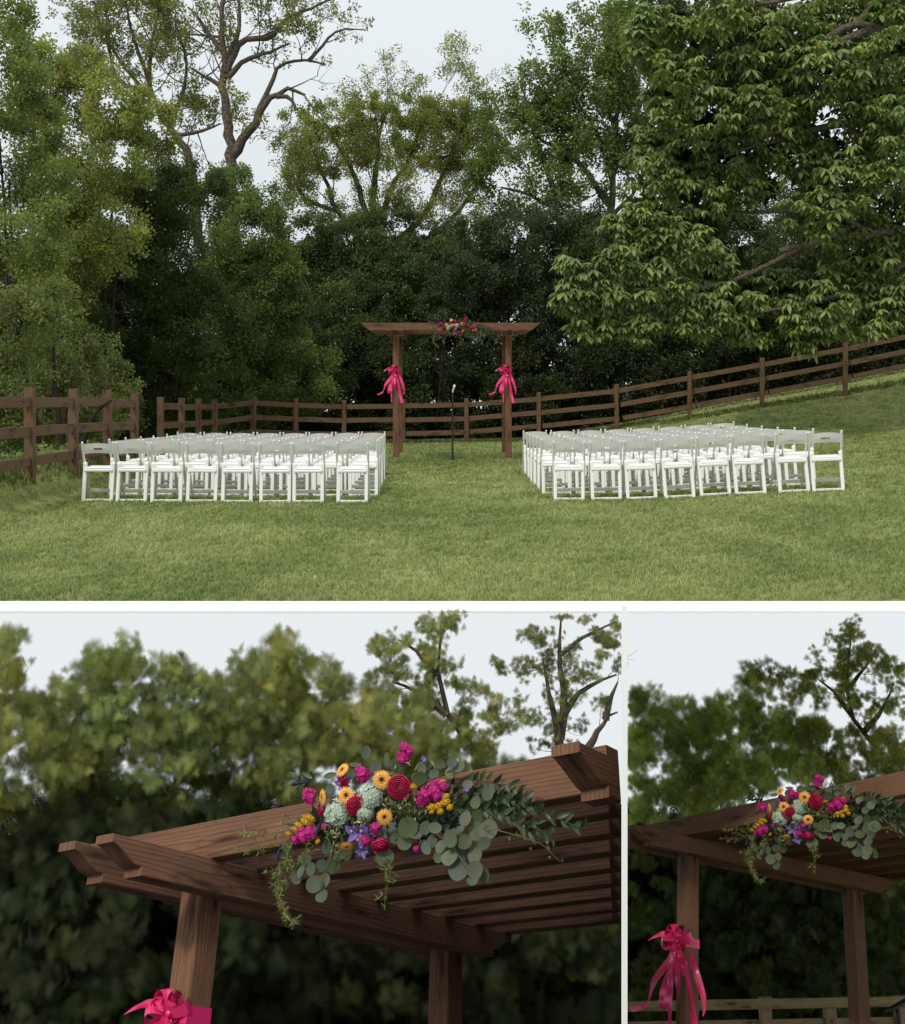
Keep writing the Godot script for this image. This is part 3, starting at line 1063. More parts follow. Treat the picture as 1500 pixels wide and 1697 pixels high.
func bare_tree(called: String, label: String, d: float, limbs: Array, tw: Dictionary, mesh: Mesh, base: Color, group := "") -> Node3D:
	var o := thing(called, label, "tree", Transform3D(), group)
	var mb := MB.new()
	var tips := []
	for q in limbs:
		var c := limb(mb, q[0], d, q[1], q[2])
		var ln := c.get_baked_length()
		var n_: int = int(ln * tw.every)
		for k in n_:
			var f: float = ln * lerpf(q[3] if q.size() > 3 else 0.3, 1.0, (k + rnd(0, 1)) / n_)
			var p := c.sample_baked(f)
			var dd := (c.sample_baked(minf(f + 0.1, ln)) - c.sample_baked(f - 0.1)).normalized()
			var rr: float = lerpf(q[1], q[2], f / ln)
			twigs(mb, p, (dd * 0.6 + rdir() * 1.0 + Vector3(0, 0.25, 0)).normalized(), tw.length * rnd(0.6, 1.3), minf(rr * 0.6, tw.r), tw.depth, tips)
	part("trunk", mb.mesh(M.bark), o)
	var xfs := []
	var cols := []
	for p in tips:
		if rnd(0, 1) > tw.leafy: continue
		for k in tw.leaves:
			xfs.append(Transform3D(rbasis() * Basis.from_scale(Vector3.ONE * tw.size * rnd(0.7, 1.3)), p + rdir() * tw.size * 0.9))
			var t := rnd(0.75, 1.25)
			var wm := rnd(-.1, .12)
			cols.append(Color(base.r * t * (1 + wm), base.g * t, base.b * t))
	if xfs.size():
		scatter("crown", o, mesh, xfs, cols)
	return o

func shrub(called: String, label: String, category: String, d: float, blobs: Array, mesh: Mesh, size: float, base: Color, dens := 1.0, stems := [], group := "") -> Node3D:
	var o := thing(called, label, category, Transform3D(), group)
	var mb := MB.new()
	if stems.is_empty():
		var lo := 0.0
		var cx := 0.0
		for q in blobs:
			cx += q[0] / blobs.size()
		for k in 5:
			var a: Array = blobs[k % blobs.size()]
			limb(mb, [[lerpf(cx, a[0], 0.4) + rnd(-14, 14), 735], [lerpf(cx, a[0], 0.7), lerpf(735.0, a[1], 0.5)], [a[0], lerpf(735.0, a[1], 0.75)]], d, 0.05, 0.02, 6)
	else:
		for s in stems: limb(mb, s[0], d, s[1], s[2], 7)
	part("trunk", mb.mesh(M.shade_bark), o)
	var xfs := []
	var cols := []
	fill_blobs(xfs, cols, blobs, d, size, base, dens)
	scatter("crown", o, mesh, xfs, cols)
	return o

func make_spray_set() -> void:
	meshes.fine = spray_mesh(26, 0.36, 0.34)
	meshes.mid = spray_mesh(16, 0.55, 0.32, 0.3)
	meshes.loose = spray_mesh(12, 0.6, 0.26, 0.5)
	meshes.palm = palm_mesh()
	meshes.palm_b = palm_mesh()
	var q := MB.new()
	q.quad(Vector3(-1, -1, 0), Vector3(1, -1, 0), Vector3(1, 1, 0), Vector3(-1, 1, 0), Vector2(0, 0), Vector2(1, 0), Vector2(1, 1), Vector2(0, 1))
	meshes.soft = q.mesh(M.soft)

# a crown that reads as soft, out-of-focus foliage; leaves stay on their own side of the added divider
func soft_crown(parent: Node, blobs: Array, d: float, size: float, base: Color, dens: float, x_min: float, x_max: float, jit := 0.4) -> void:
	var xfs := []
	var cols := []
	for q in blobs:
		var dd: float = d + (q[4] if q.size() > 4 else rnd(-.6, .6))
		var n_: int = int(dens * (q[5] if q.size() > 5 else 1.0) * 9.0 * q[2] * q[3] / (size * size))
		var subs := int(maxf(6, n_ / 14.0))
		for k in subs:
			var dir := rdir()
			if dir.z < -0.2: dir.z *= -1
			var rad := rnd(0.55, 1.0) + 0.2 * noise.get_noise_3d(dir.x * 80 + q[0], dir.y * 80 + q[1], dir.z * 80)
			var tone := rnd(1.0 - jit, 1.0 + jit * 1.15)
			var warm := rnd(-.1, .16)
			var cc := Vector3(q[0] + dir.x * q[2] * rad, q[1] - dir.y * q[3] * rad, dd - dir.z * (q[2] + q[3]) * 0.45 * rad / F * dd)
			for i in 14:
				var o := rdir() * pow(rnd(0, 1), 0.45) * size * 2.0
				var sz := size * rnd(0.55, 1.15)
				var x: float = cc.x + o.x
				if x - sz < x_min or x + sz > x_max or cc.y + o.y * 0.75 - sz < 1013.0: continue
				var p := px(x, cc.y + o.y * 0.75, cc.z + o.z * 0.01)
				xfs.append(Transform3D(rbasis_facing(p) * Basis.from_scale(Vector3.ONE * sz / F * cc.z), p))
				var t := tone * rnd(.85, 1.15)
				cols.append(Color(base.r * t * (1 + warm), base.g * t, base.b * t * (1 - warm), 1.0))
	scatter("crown", parent, meshes.soft, xfs, cols)

func rbasis_facing(_p: Vector3) -> Basis:
	return Basis(Vector3(1, 0, 0), rnd(-.9, .5)) * Basis(Vector3.UP, rnd(-.9, .9)) * Basis(Vector3(0, 0, 1), rnd(0, TAU))

func soft_tree(called: String, label: String, d: float, blobs: Array, size: float, base: Color, dens: float, x_min: float, x_max: float, stems: Array, group: String, category := "tree", twig := 0.0) -> Node3D:
	var o := thing(called, label, category, Transform3D(), group)
	var mb := MB.new()
	var tips := []
	for s in stems:
		var c := limb(mb, s[0] if twig > 0.0 else s[0].slice(0, 2), d, s[1] if twig > 0.0 else s[1] * 0.6, minf(s[2], 0.006), 7)
		if twig > 0.0:
			var ln := c.get_baked_length()
			var n_ := int(ln / twig * 1.6)
			for k in n_:
				var f: float = ln * lerpf(0.3, 1.0, (k + rnd(0, 1)) / n_)
				var dd := (c.sample_baked(minf(f + 0.03, ln)) - c.sample_baked(f - 0.03)).normalized()
				var v := (dd * 0.7 + rdir() + Vector3(0, 0.2, 0)).normalized()
				v.z *= 0.4
				var q := c.sample_baked(f) + v * twig * 1.6
				var qc: float = CX + q.x / -q.z * F
				if (EYE - q.y) / -q.z * F + CY < 1016.0 or qc < x_min or qc > x_max: continue
				twigs(mb, c.sample_baked(f), v, twig * rnd(0.6, 1.3), minf(s[1] * 0.7, 0.02 * twig), 1, tips)
	part("trunk", mb.mesh(M.bark if twig > 0.0 else M.shade_bark), o)
	soft_crown(o, blobs, d, size, base, dens, x_min, x_max)
	if tips.size():
		var xfs := []
		var cols := []
		for p in tips:
			var col: float = CX + p.x / -p.z * F
			if rnd(0, 1) > 0.4 or (EYE - p.y) / -p.z * F + CY < 1018.0 or col < x_min + 6 or col > x_max - 6: continue
			for k in 2:
				var t := rnd(0.75, 1.25)
				var sz := size / F * d * rnd(0.6, 1.1)
				xfs.append(Transform3D(rbasis_facing(p) * Basis.from_scale(Vector3.ONE * sz), p + rdir() * sz * 1.2))
				cols.append(Color(base.r * t, base.g * t, base.b * t))
		scatter("crown", o, meshes.soft, xfs, cols)
	return o

# dark leaves at the back of a hedge, backed by added dark lumps
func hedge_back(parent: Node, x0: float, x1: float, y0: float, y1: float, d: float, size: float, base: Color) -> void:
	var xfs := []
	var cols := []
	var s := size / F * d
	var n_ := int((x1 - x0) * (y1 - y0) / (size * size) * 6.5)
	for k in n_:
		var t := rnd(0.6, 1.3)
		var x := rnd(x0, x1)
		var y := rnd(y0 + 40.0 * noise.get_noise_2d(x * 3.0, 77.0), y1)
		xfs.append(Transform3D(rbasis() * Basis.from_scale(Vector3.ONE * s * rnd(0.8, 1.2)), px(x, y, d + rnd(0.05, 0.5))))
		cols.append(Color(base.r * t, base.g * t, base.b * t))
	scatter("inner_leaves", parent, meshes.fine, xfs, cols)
	var core := MB.new()  # opaque dark balls added to stop sky showing through the leaves
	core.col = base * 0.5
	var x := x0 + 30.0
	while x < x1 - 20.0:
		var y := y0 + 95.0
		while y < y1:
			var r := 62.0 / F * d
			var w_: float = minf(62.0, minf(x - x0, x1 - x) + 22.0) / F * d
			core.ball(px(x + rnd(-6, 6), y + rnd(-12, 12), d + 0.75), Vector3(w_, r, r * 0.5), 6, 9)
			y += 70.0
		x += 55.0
	part("added_core", core.mesh(M.leaf), parent).set_meta("kind", "stuff")

# ---------------------------------------------------------------- chairs, fences, stand
func make_chair() -> Node3D:      # faces -z; origin on the ground under the seat
	var o := thing("folding_chair", "", "chair")
	var w := 0.215
	# back stiles run from the knob down to the front feet
	for s in [-1.0, 1.0]:
		var b := MB.new()
		var dir := Vector3(0, -0.80, -0.40)
		b.tube(PackedVector3Array([Vector3(s * w, 0.815, 0.215), Vector3(s * w, 0.80, 0.21), Vector3(s * w, 0.60, 0.135), Vector3(s * w, 0.40, -0.01), Vector3(s * w, 0.0, -0.26)]),
			PackedFloat32Array([0.012, 0.019, 0.0175, 0.0175, 0.0165]), 7)
		b.ball(Vector3(s * w, 0.815, 0.215), Vector3(0.017, 0.016, 0.017), 4, 7)
		part("stile", b.mesh(M.white), o)
	# backrest: an arched, curved slat with a hand slot
	var br := MB.new()
	var seg := 14
	for k in seg:
		var x0 := lerpf(-w, w, float(k) / seg)
		var x1 := lerpf(-w, w, float(k + 1) / seg)
		var rows := func(x: float) -> Array:
			var u := x / w
			var z := 0.205 + 0.03 * (1.0 - u * u)
			return [Vector3(x, 0.655 + 0.018 * (1 - u * u), z - 0.055), Vector3(x, 0.715, z - 0.03), Vector3(x, 0.742, z - 0.02), Vector3(x, 0.787 + 0.022 * (1 - u * u), z)]
		var a: Array = rows.call(x0)
		var b: Array = rows.call(x1)
		var slot: bool = absf(x0 + x1) * 0.5 < 0.06
		for i in 3:
			if i == 1 and slot: continue
			var off := Vector3(0, -0.004, -0.018)
			br.quad(a[i], b[i], b[i + 1], a[i + 1])
			br.quad(b[i] + off, a[i] + off, a[i + 1] + off, b[i + 1] + off)
			if i == 0 or (slot):
				br.quad(a[i] + off, b[i] + off, b[i], a[i])
			if i == 2 or (slot):
				br.quad(a[i + 1], b[i + 1], b[i + 1] + off, a[i + 1] + off)
	part("backrest", br.mesh(M.white), o)
	var st := MB.new()
	st.box(Vector3(-w + 0.02, 0.405, -0.205), Vector3(w - 0.02, 0.447, 0.19), 1, 1, Vector2.ZERO, 0.01)
	part("seat", st.mesh(M.white), o)
	var pd := MB.new()
	pd.box(Vector3(-w + 0.035, 0.449, -0.195), Vector3(w - 0.035, 0.47, 0.165), 1, 1, Vector2.ZERO, 0.009)
	part("seat_pad", pd.mesh(M.pad), o)
	for s in [-1.0, 1.0]:
		var b := MB.new()
		# flat rear leg with a rounded top, in the y/z plane
		var pl := PackedVector2Array([Vector2(-0.205, 0), Vector2(-0.255, 0), Vector2(-0.165, 0.43), Vector2(-0.155, 0.52), Vector2(-0.135, 0.543), Vector2(-0.105, 0.535), Vector2(-0.10, 0.43)])
		pl.reverse()
		b.prism(pl, -0.024, 0.024, 1, 1, Vector2.ZERO, 0.006)
		part("rear_leg", b.mesh(M.white), o, Transform3D(Basis(Vector3(0, 0, -1), Vector3(0, 1, 0), Vector3(1, 0, 0)), Vector3(s * (w - 0.022), 0, 0)))
	var fb := MB.new()
	fb.box(Vector3(-w + 0.034, 0.004, 0.215), Vector3(w - 0.034, 0.034, 0.243), 1, 1, Vector2.ZERO, 0.005)
	part("foot_bar", fb.mesh(M.white), o)
	var cb := MB.new()
	cb.box(Vector3(-w + 0.016, 0.085, -0.215), Vector3(w - 0.016, 0.135, -0.193), 1, 1, Vector2.ZERO, 0.005)
	cb.xf = Transform3D()
	part("crossbar", cb.mesh(M.white), o)
	return o

func fence(label: String, posts: Array, gone := []) -> Node3D:      # posts: pixel x, depth, pixel y of the top
	var o := thing("rail_fence", label, "fence", Transform3D(), "three-rail wooden fences round the lawn")
	var tops := []
	for q in posts:
		tops.append(px(q[0], q[2], q[1]))
	for k in tops.size():
		var t: Vector3 = tops[k]
		var nx: Vector3 = tops[mini(k + 1, tops.size() - 1)] - tops[maxi(k - 1, 0)]
		nx.y = 0
		nx = nx.normalized()
		var b := MB.new()
		b.prism(PackedVector2Array([Vector2(-0.3, -0.062), Vector2(1.24, -0.062), Vector2(1.24, 0.062), Vector2(-0.3, 0.062)]), -0.062, 0.062, 0.42, 3.3, Vector2(rnd(0, 1), rnd(0, 1)), 0.008)
		part("post", b.mesh(M.fence), o, Transform3D(Basis(Vector3(0, 1, 0), -nx, Vector3(0, 1, 0).cross(-nx)), t - Vector3(0, 1.24, 0)))
	for k in tops.size() - 1:
		var a: Vector3 = tops[k]
		var b: Vector3 = tops[k + 1]
		var d := b - a
		var dn := d.normalized()
		var zz := dn.cross(Vector3.UP).normalized()
		if zz.dot(-a) < 0: zz = -zz
		var yy := zz.cross(dn)
		if yy.y < 0: yy = -yy
		for r in 3:
			var y := -0.20 - 0.40 * r
			var mb := MB.new()
			var sag := rnd(-.008, .008)
			mb.box(Vector3(0.01, y - 0.07 + sag, -0.02), Vector3(d.length() - 0.01, y + 0.07 + sag, 0.02), 0.42, 3.3, Vector2(rnd(0, 1), rnd(0, 1)), 0.004)
			part("rail", mb.mesh(M.fence), o, Transform3D(Basis(dn, yy, dn.cross(yy)), a))
	return o

func stand(label: String, at: Vector3) -> Node3D:
	var o := thing("microphone_stand", label, "microphone stand", Transform3D(Basis(), at))
	var p := MB.new()
	p.tube(PackedVector3Array([Vector3(0, 0, 0), Vector3(0, 1.45, 0)]), PackedFloat32Array([0.022, 0.018]), 8)
	part("pole", p.mesh(M.black), o)
	var b := MB.new()
	b.tube(PackedVector3Array([Vector3(0, 0.0, 0), Vector3(0, 0.02, 0), Vector3(0, 0.03, 0)]), PackedFloat32Array([0.05, 0.05, 0.03]), 14, true)
	part("base", b.mesh(M.black), o)
	var m := MB.new()
	m.tube(PackedVector3Array([Vector3(0, 1.44, 0), Vector3(0.01, 1.49, 0.02), Vector3(0.035, 1.57, 0.05)]), PackedFloat32Array([0.012, 0.016, 0.02]), 8, true)
	m.ball(Vector3(0.04, 1.585, 0.055), Vector3(0.03, 0.035, 0.03))
	part("microphone", m.mesh(M.white), o)
	return o

const ORD := ["first", "second", "third", "fourth", "fifth", "sixth", "seventh", "eighth"]

func chairs() -> void:
	var proto := make_chair()
	var first := true
	for side in 2:
		for row in 7:
			var d := 16.9 + row * 1.03
			for k in 8:
				var x: float
				var skew := 0.0
				if side == 0:
					x = -1.30 - 0.505 * k - row * 0.034
					if row == 0 and k > 0: x = -1.97 - 0.495 * (k - 1) - 0.03
					if row == 0 and k == 0: x = -1.39
					d = 16.9 + row * 1.03 + 0.02 * k
				else:
					x = (1.66 if row == 0 else 1.54 + row * 0.012) + (0.503 if row == 0 else 0.515) * k
					if row == 0 and k >= 6: x += 0.06
					d = 17.2 + row * 1.03 - 0.04 * k
					if row == 0 and k == 0: d += -0.05
				x += rnd(-.018, .018)
				d += rnd(-.03, .03)
				skew = rnd(-.05, .05) + (0.06 if side == 0 else -0.05)
				if side == 1 and k == 7: skew -= 0.1
				var c: Node3D = proto
				if not first:
					c = proto.duplicate()
					c.name = numbered("folding_chair")
					add_child(c)
				first = false
				c.position = Vector3(x, ground(x, d) + 0.005, -d)
				var sl := (ground(x + 0.3, d) - ground(x - 0.3, d)) / 0.6
				c.basis = Basis(Vector3(0, 0, 1), atan(sl)) * Basis(Vector3.UP, skew)
				tag(c, "white folding chair, %s from the aisle in the %s row of the %s block" % [ORD[k], ORD[row], ["left", "right"][side]], "chair", "white folding chairs set in two blocks on the lawn")

func land(called: String, d0: float, d1: float, mat: Material) -> MeshInstance3D:
	var mb := MB.new()
	var xs := []
	var zs := []
	var x := -30.0
	while x <= 40.01:
		xs.append(x)
		x += 0.25 if absf(x) < 16 else 2.0
	var d := d0
	while d < d1:
		zs.append(d)
		d += 0.5 if d < 40 else 3.0
	zs.append(d1)
	for i in zs.size():
		for j in xs.size():
			var h := ground(xs[j], zs[i])
			var e := 0.1
			var nn := Vector3(ground(xs[j] - e, zs[i]) - ground(xs[j] + e, zs[i]), 2 * e, ground(xs[j], zs[i] + e) - ground(xs[j], zs[i] - e))
			mb.vert(Vector3(xs[j], h, -zs[i]), nn.normalized())
	for i in zs.size() - 1:
		for j in xs.size() - 1:
			var a: int = i * xs.size() + j
			mb.tri_i(a, a + 1, a + xs.size() + 1)
			mb.tri_i(a, a + xs.size() + 1, a + xs.size())
	return part(called, mb.mesh(mat), self)

func lawn() -> void:
	tag(land("lawn", 9.07, 36.2, M.lawn), "mown green lawn sloping up to the right-hand fence", "lawn", "", "structure")
	tag(land("woodland_floor", 36.2, 75.0, M.soil_and_shade), "dark leaf litter under the trees beyond the fence", "ground", "", "structure")
	# white edging added along the lawn's near end, sloped to catch skylight
	var k := MB.new()
	k.xf = Transform3D(Basis(Vector3(0, 0, -1), Vector3(0, 1, 0), Vector3(1, 0, 0)))
	k.prism(PackedVector2Array([Vector2(8.975, -0.06), Vector2(9.07, -0.06), Vector2(9.07, 0.012), Vector2(9.045, 0.012), Vector2(8.975, -0.045)]), -30, 30, 1, 1, Vector2.ZERO, 0.003)
	var kb := part("added_edging", k.mesh(M.paint), self)
	tag(kb, "added white edging strip along the near end of the lawn", "edging", "", "structure")
	# grass
	var g := MB.new()
	for i in 11:
		var p := Vector3(rnd(-1, 1), 0, rnd(-1, 1)) * 0.035
		var t := rdir()
		t.y = 0
		var h := rnd(0.022, 0.045)
		var lean := t.normalized() * h * rnd(0.15, 0.8)
		var s := Vector3(-t.z, 0, t.x).normalized() * 0.0026
		g.col = Color.WHITE * rnd(0.75, 1.25)
		g.quad(p - s, p + s, p + lean * 0.4 + Vector3(0, h * 0.6, 0) + s * 0.8, p + lean * 0.4 + Vector3(0, h * 0.6, 0) - s * 0.8)
		g.tri(p + lean * 0.4 + Vector3(0, h * 0.6, 0) - s * 0.8, p + lean * 0.4 + Vector3(0, h * 0.6, 0) + s * 0.8, p + lean + Vector3(0, h, 0))
	var tuft := g.mesh(M.grass)
	var xfs := []
	var cols := []
	for band in [[9.09, 12.0, 430.0, 1.0], [12.0, 16.0, 260.0, 1.15], [16.0, 22.0, 140.0, 1.45], [22.0, 37.0, 55.0, 1.9]]:
		var d0: float = band[0]
		var d1: float = band[1]
		var area: float = 1.0 * (d1 * d1 - d0 * d0) / 2.0
		for i in int(area * band[2]):
			var dd := sqrt(rnd(d0 * d0, d1 * d1))
			var xx := rnd(-0.50, 0.50) * dd
			xfs.append(Transform3D(Basis(Vector3.UP, rnd(0, TAU)) * Basis.from_scale(Vector3(band[3], rnd(0.75, 1.2) * sqrt(band[3]), band[3])), Vector3(xx, ground(xx, dd), -dd)))
			var n1 := noise.get_noise_2d(xx * 26, dd * 14)
			var n2 := noise.get_noise_2d(xx * 90 + 500, dd * 60)
			var t := rnd(0.8, 1.2) * (1.0 + 0.2 * n1 + 0.16 * n2)
			var dry := clampf(0.35 + 0.7 * n1 + 0.5 * n2 + rnd(-.25, .25), 0, 1)
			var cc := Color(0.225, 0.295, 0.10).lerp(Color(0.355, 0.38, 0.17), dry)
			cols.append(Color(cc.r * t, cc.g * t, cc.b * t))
	var gr := scatter("grass", self, tuft, xfs, cols)
	tag(gr, "short mown grass covering the lawn", "grass", "", "stuff")
	# longer uncut grass at the foot of the fences
	var rf := []
	var cf := []
	for i in 2600:
		var t := rnd(0, 1)
		var xx: float
		var dd: float
		if i % 3 == 0:
			dd = rnd(14.5, 31)
			xx = -5.75 - rnd(-0.12, 0.5)
		else:
			xx = rnd(-6.0, 14.5)
			dd = 35.4 + rnd(-0.25, 0.6) - (0.9 if xx > 6 else 0.0) - (0.8 if xx < -4 else 0.0)
		xfs.append(Transform3D())
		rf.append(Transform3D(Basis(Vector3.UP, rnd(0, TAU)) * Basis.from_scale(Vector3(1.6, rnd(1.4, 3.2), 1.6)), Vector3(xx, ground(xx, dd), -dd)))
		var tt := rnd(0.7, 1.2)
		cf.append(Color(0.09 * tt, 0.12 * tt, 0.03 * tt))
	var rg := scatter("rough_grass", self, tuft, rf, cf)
	tag(rg, "longer uncut grass along the foot of the fences", "grass", "", "stuff")

# ---------------------------------------------------------------- the place
func top_trees() -> void:
	var lg := Color(0.13, 0.15, 0.05)     # light spring green
	var mg := Color(0.075, 0.100, 0.030)
	var dg := Color(0.070, 0.094, 0.035)
	var yg := Color(0.168, 0.180, 0.054)
	var fine: Mesh = meshes.fine
	var midm: Mesh = meshes.mid
	shrub("leafy_shrub", "pale green leafy shrub pressing against the left fence", "shrub", 19.5, [[30, 545, 80, 75, 0], [120, 590, 70, 80, 2.5], [20, 640, 75, 60, 0], [185, 640, 50, 60, 5.5], [90, 500, 50, 40, 2], [210, 680, 40, 50, 6.5], [110, 690, 80, 50, 3], [10, 700, 60, 50, 0], [150, 690, 60, 50, 5], [70, 620, 70, 70, 1.5], [60, 700, 70, 50, 1.5]], fine, 0.15, lg * 1.5, 1.7)
	shrub("broadleaf_tree", "tall broadleaf tree at the far left edge, touching the top of the picture", "tree", 25.0, [[0, 70, 50, 55], [15, 150, 70, 70], [10, 260, 75, 90], [20, 370, 85, 80], [40, 460, 80, 60], [75, 300, 60, 60], [60, 220, 60, 70], [30, 40, 40, 40], [60, 390, 60, 70], [50, 130, 40, 50]], fine, 0.19, Color(0.23, 0.275, 0.085), 1.6)
	shrub("broadleaf_tree", "rounded yellow-green tree behind the tall tree at the left edge", "tree", 29.0, [[75, 130, 55, 55], [140, 150, 60, 75], [190, 180, 50, 70], [120, 240, 80, 80], [210, 250, 70, 70], [225, 185, 35, 45], [160, 330, 90, 70], [100, 300, 70, 70], [90, 400, 90, 70], [170, 400, 90, 80], [110, 470, 80, 60], [60, 90, 40, 40], [250, 210, 50, 60], [150, 110, 40, 40]], fine, 0.20, Color(0.335, 0.355, 0.11), 1.6)
	shrub("broadleaf_tree", "dark broad tree mass left of the tall bare-limbed tree", "tree", 31.5, [[230, 370, 100, 95], [150, 470, 110, 90], [290, 450, 90, 100], [320, 320, 70, 60], [265, 310, 70, 60], [200, 520, 90, 80], [120, 560, 80, 80], [90, 620, 80, 60], [250, 570, 110, 90], [350, 560, 90, 90], [180, 610, 90, 70], [280, 670, 110, 70], [200, 690, 90, 50]], fine, 0.20, mg * 1.15, 1.9)
	shrub("broadleaf_tree", "mid-green tree at the foot of the bare-limbed trunks", "tree", 36.5, [[380, 330, 70, 60], [420, 400, 80, 80], [445, 350, 45, 45], [380, 450, 80, 80], [410, 540, 100, 90], [380, 640, 100, 80], [470, 620, 90, 90], [455, 480, 70, 80]], fine, 0.22, mg * 2.2, 1.8)
	shrub("hedge_shrub", "dark hedge shrub left of the pergola", "shrub", 40.5, [[510, 400, 70, 45], [580, 420, 75, 70], [500, 490, 80, 80], [590, 520, 85, 80], [540, 600, 90, 80], [620, 610, 70, 80], [540, 680, 110, 50]], fine, 0.24, dg * 1.55, 2.2)
	shrub("hedge_shrub", "dark hedge shrub directly behind the pergola's left post", "shrub", 41.5, [[650, 385, 70, 50], [710, 430, 70, 70], [650, 470, 80, 70], [700, 530, 80, 60]], fine, 0.24, dg * 1.49, 2.2)
	shrub("hedge_shrub", "grey-green hedge shrub behind the pergola's right half", "shrub", 40.0, [[790, 400, 60, 40], [850, 385, 70, 45], [830, 450, 90, 65], [770, 500, 80, 60], [870, 510, 80, 60], [770, 460, 60, 50]], fine, 0.23, Color(0.10, 0.128, 0.062), 2.2)
	shrub("hedge_shrub", "tall grey-green hedge shrub right of the pergola, under the large-leaved boughs", "shrub", 40.8, [[930, 370, 70, 45], [990, 400, 80, 60], [950, 450, 90, 70], [1050, 440, 80, 80], [1020, 520, 100, 60], [930, 530, 80, 60]], fine, 0.23, Color(0.095, 0.122, 0.056), 2.2)
	shrub("hedge_shrub", "shaded hedge shrub beyond the right-hand fence", "shrub", 42.5, [[1130, 400, 80, 70], [1210, 420, 90, 90], [1300, 420, 90, 90], [1130, 500, 90, 70], [1240, 520, 100, 70], [1340, 500, 90, 80], [1430, 440, 90, 100], [1450, 540, 90, 60]], fine, 0.25, dg * 1.35, 2.2)
	shrub("broadleaf_tree", "pale hazy tree showing through the gap in the right-hand boughs", "tree", 55.0, [[1300, 290, 60, 50], [1340, 330, 70, 60], [1280, 350, 60, 50], [1390, 300, 60, 70]], fine, 0.26, yg * 1.1, 0.9)
	# low dark growth and the far wood behind everything
	var xfs := []
	var cols := []
	var low := []
	for k in 34:
		var lx := 230 + k * 40.0
		low.append([lx + rnd(-15, 15), 668 - maxf(0.0, lx - 880.0) * 0.14 + rnd(-8, 8), 40, rnd(42, 60)])
		low.append([lx + rnd(-15, 15), 705 - maxf(0.0, lx - 880.0) * 0.14 + rnd(-8, 8), 36, 32])
		low.append([lx + rnd(-15, 15), 610 - maxf(0.0, lx - 880.0) * 0.14 + rnd(-20, 10), 45, rnd(35, 50)])
	fill_blobs(xfs, cols, low, 39.2, 0.26, dg * 0.8, 2.2, 0.3)
	var wood := []
	for k in 34:
		wood.append([k * 47 - 20 + rnd(-10, 10), 470 + rnd(-30, 30), 50, 75])
		wood.append([k * 47 - 20 + rnd(-10, 10), 590 + rnd(-30, 30), 50, 80])
	fill_blobs(xfs, cols, wood, 48.0, 0.42, dg * 0.8, 2.2)
	var far := thing("far_woodland", "dark far-off woodland and undergrowth behind the fence shrubs", "woodland")
	far.set_meta("kind", "stuff")
	scatter("leaves", far, fine, xfs, cols)
	# thin trunks in the shade behind the fence
	var n_ := 0
	for q in [[737, 545, 722, 700], [640, 590, 645, 715], [985, 590, 990, 705], [1215, 560, 1210, 665]]:
		var t := thing("sapling", ["thin crooked sapling stem behind the fence inside the pergola opening", "thin sapling stem behind the fence by the pergola's left post", "thin sapling stem behind the fence right of the pergola", "thin sapling stem behind the sloping fence under the large-leaved boughs"][n_], "sapling", Transform3D(), "bare sapling stems behind the fence")
		var mb := MB.new()
		limb(mb, [[q[2], q[3] + 12], [(q[0] + q[2]) * 0.5 + rnd(-5, 5), (q[1] + q[3]) * 0.5], [q[0], q[1]], [q[0] + rnd(-12, 20), q[1] - 50]], 38.3, 0.026, 0.012, 6)
		part("trunk", mb.mesh(M.shade_bark), t)
		n_ += 1
	# bare-limbed trees
	var tw := {"every": 0.85, "length": 1.5, "r": 0.035, "depth": 2, "leafy": 0.17, "leaves": 1, "size": 0.2}
	bare_tree("spreading_tree", "tall grey-barked tree with forked bare limbs and sparse leaves against the sky", 43.0, [
		[[[384, 420], [383, 330], [383, 262], [383, 245], [377, 205], [371, 165], [370, 130], [373, 112], [375, 92], [368, 55], [366, 30], [371, -20]], 0.27, 0.07, 0.45],
		[[[374, 120], [388, 86], [397, 72], [420, 64], [450, 60], [478, 40, .5], [520, 25, .8], [566, 10, 1.]], 0.14, 0.03],
		[[[376, 130], [395, 108], [420, 93], [450, 85], [480, 72]], 0.12, 0.03],
		[[[383, 258], [400, 236], [418, 212], [427, 190], [440, 170], [455, 158], [480, 146], [506, 158]], 0.21, 0.05, 0.7],
		[[[458, 160], [480, 162], [490, 183]], 0.1, 0.045, 0.9],
		[[[426, 192], [440, 156], [452, 130], [465, 108], [490, 100], [515, 102], [540, 108]], 0.12, 0.03],
		[[[512, 102], [535, 76], [560, 50], [607, 50]], 0.07, 0.02],
		[[[370, 148], [352, 132], [330, 122], [316, 112]], 0.1, 0.03],
		[[[372, 90], [345, 55], [330, 30], [312, 12]], 0.11, 0.03],
		[[[376, 95], [393, 62], [398, 32], [394, -10]], 0.11, 0.04],
		[[[369, 62], [330, 58], [298, 57]], 0.06, 0.02]], tw, meshes.mid, yg * 1.4)
	bare_tree("leaning_tree", "leaning dark-trunked tree with wispy upright branches in the upper left", 45.0, [
		[[[330, 420], [318, 280], [297, 232], [270, 200], [255, 168], [238, 148], [200, 138], [186, 100], [180, 60], [176, -10]], 0.2, 0.03, 0.35],
		[[[256, 168], [235, 100], [215, 40], [206, -10]], 0.1, 0.03], [[[248, 140], [250, 80], [262, 30], [266, -10]], 0.1, 0.03], [[[240, 150], [205, 110], [180, 70], [150, 55]], 0.08, 0.02], [[[280, 212], [300, 160], [310, 100], [290, 40]], 0.1, 0.03], [[[290, 225], [340, 215], [365, 205]], 0.1, 0.03]],
		{"every": 1.3, "length": 1.5, "r": 0.03, "depth": 2, "leafy": 0.3, "leaves": 1, "size": 0.2}, meshes.mid, yg * 1.4)
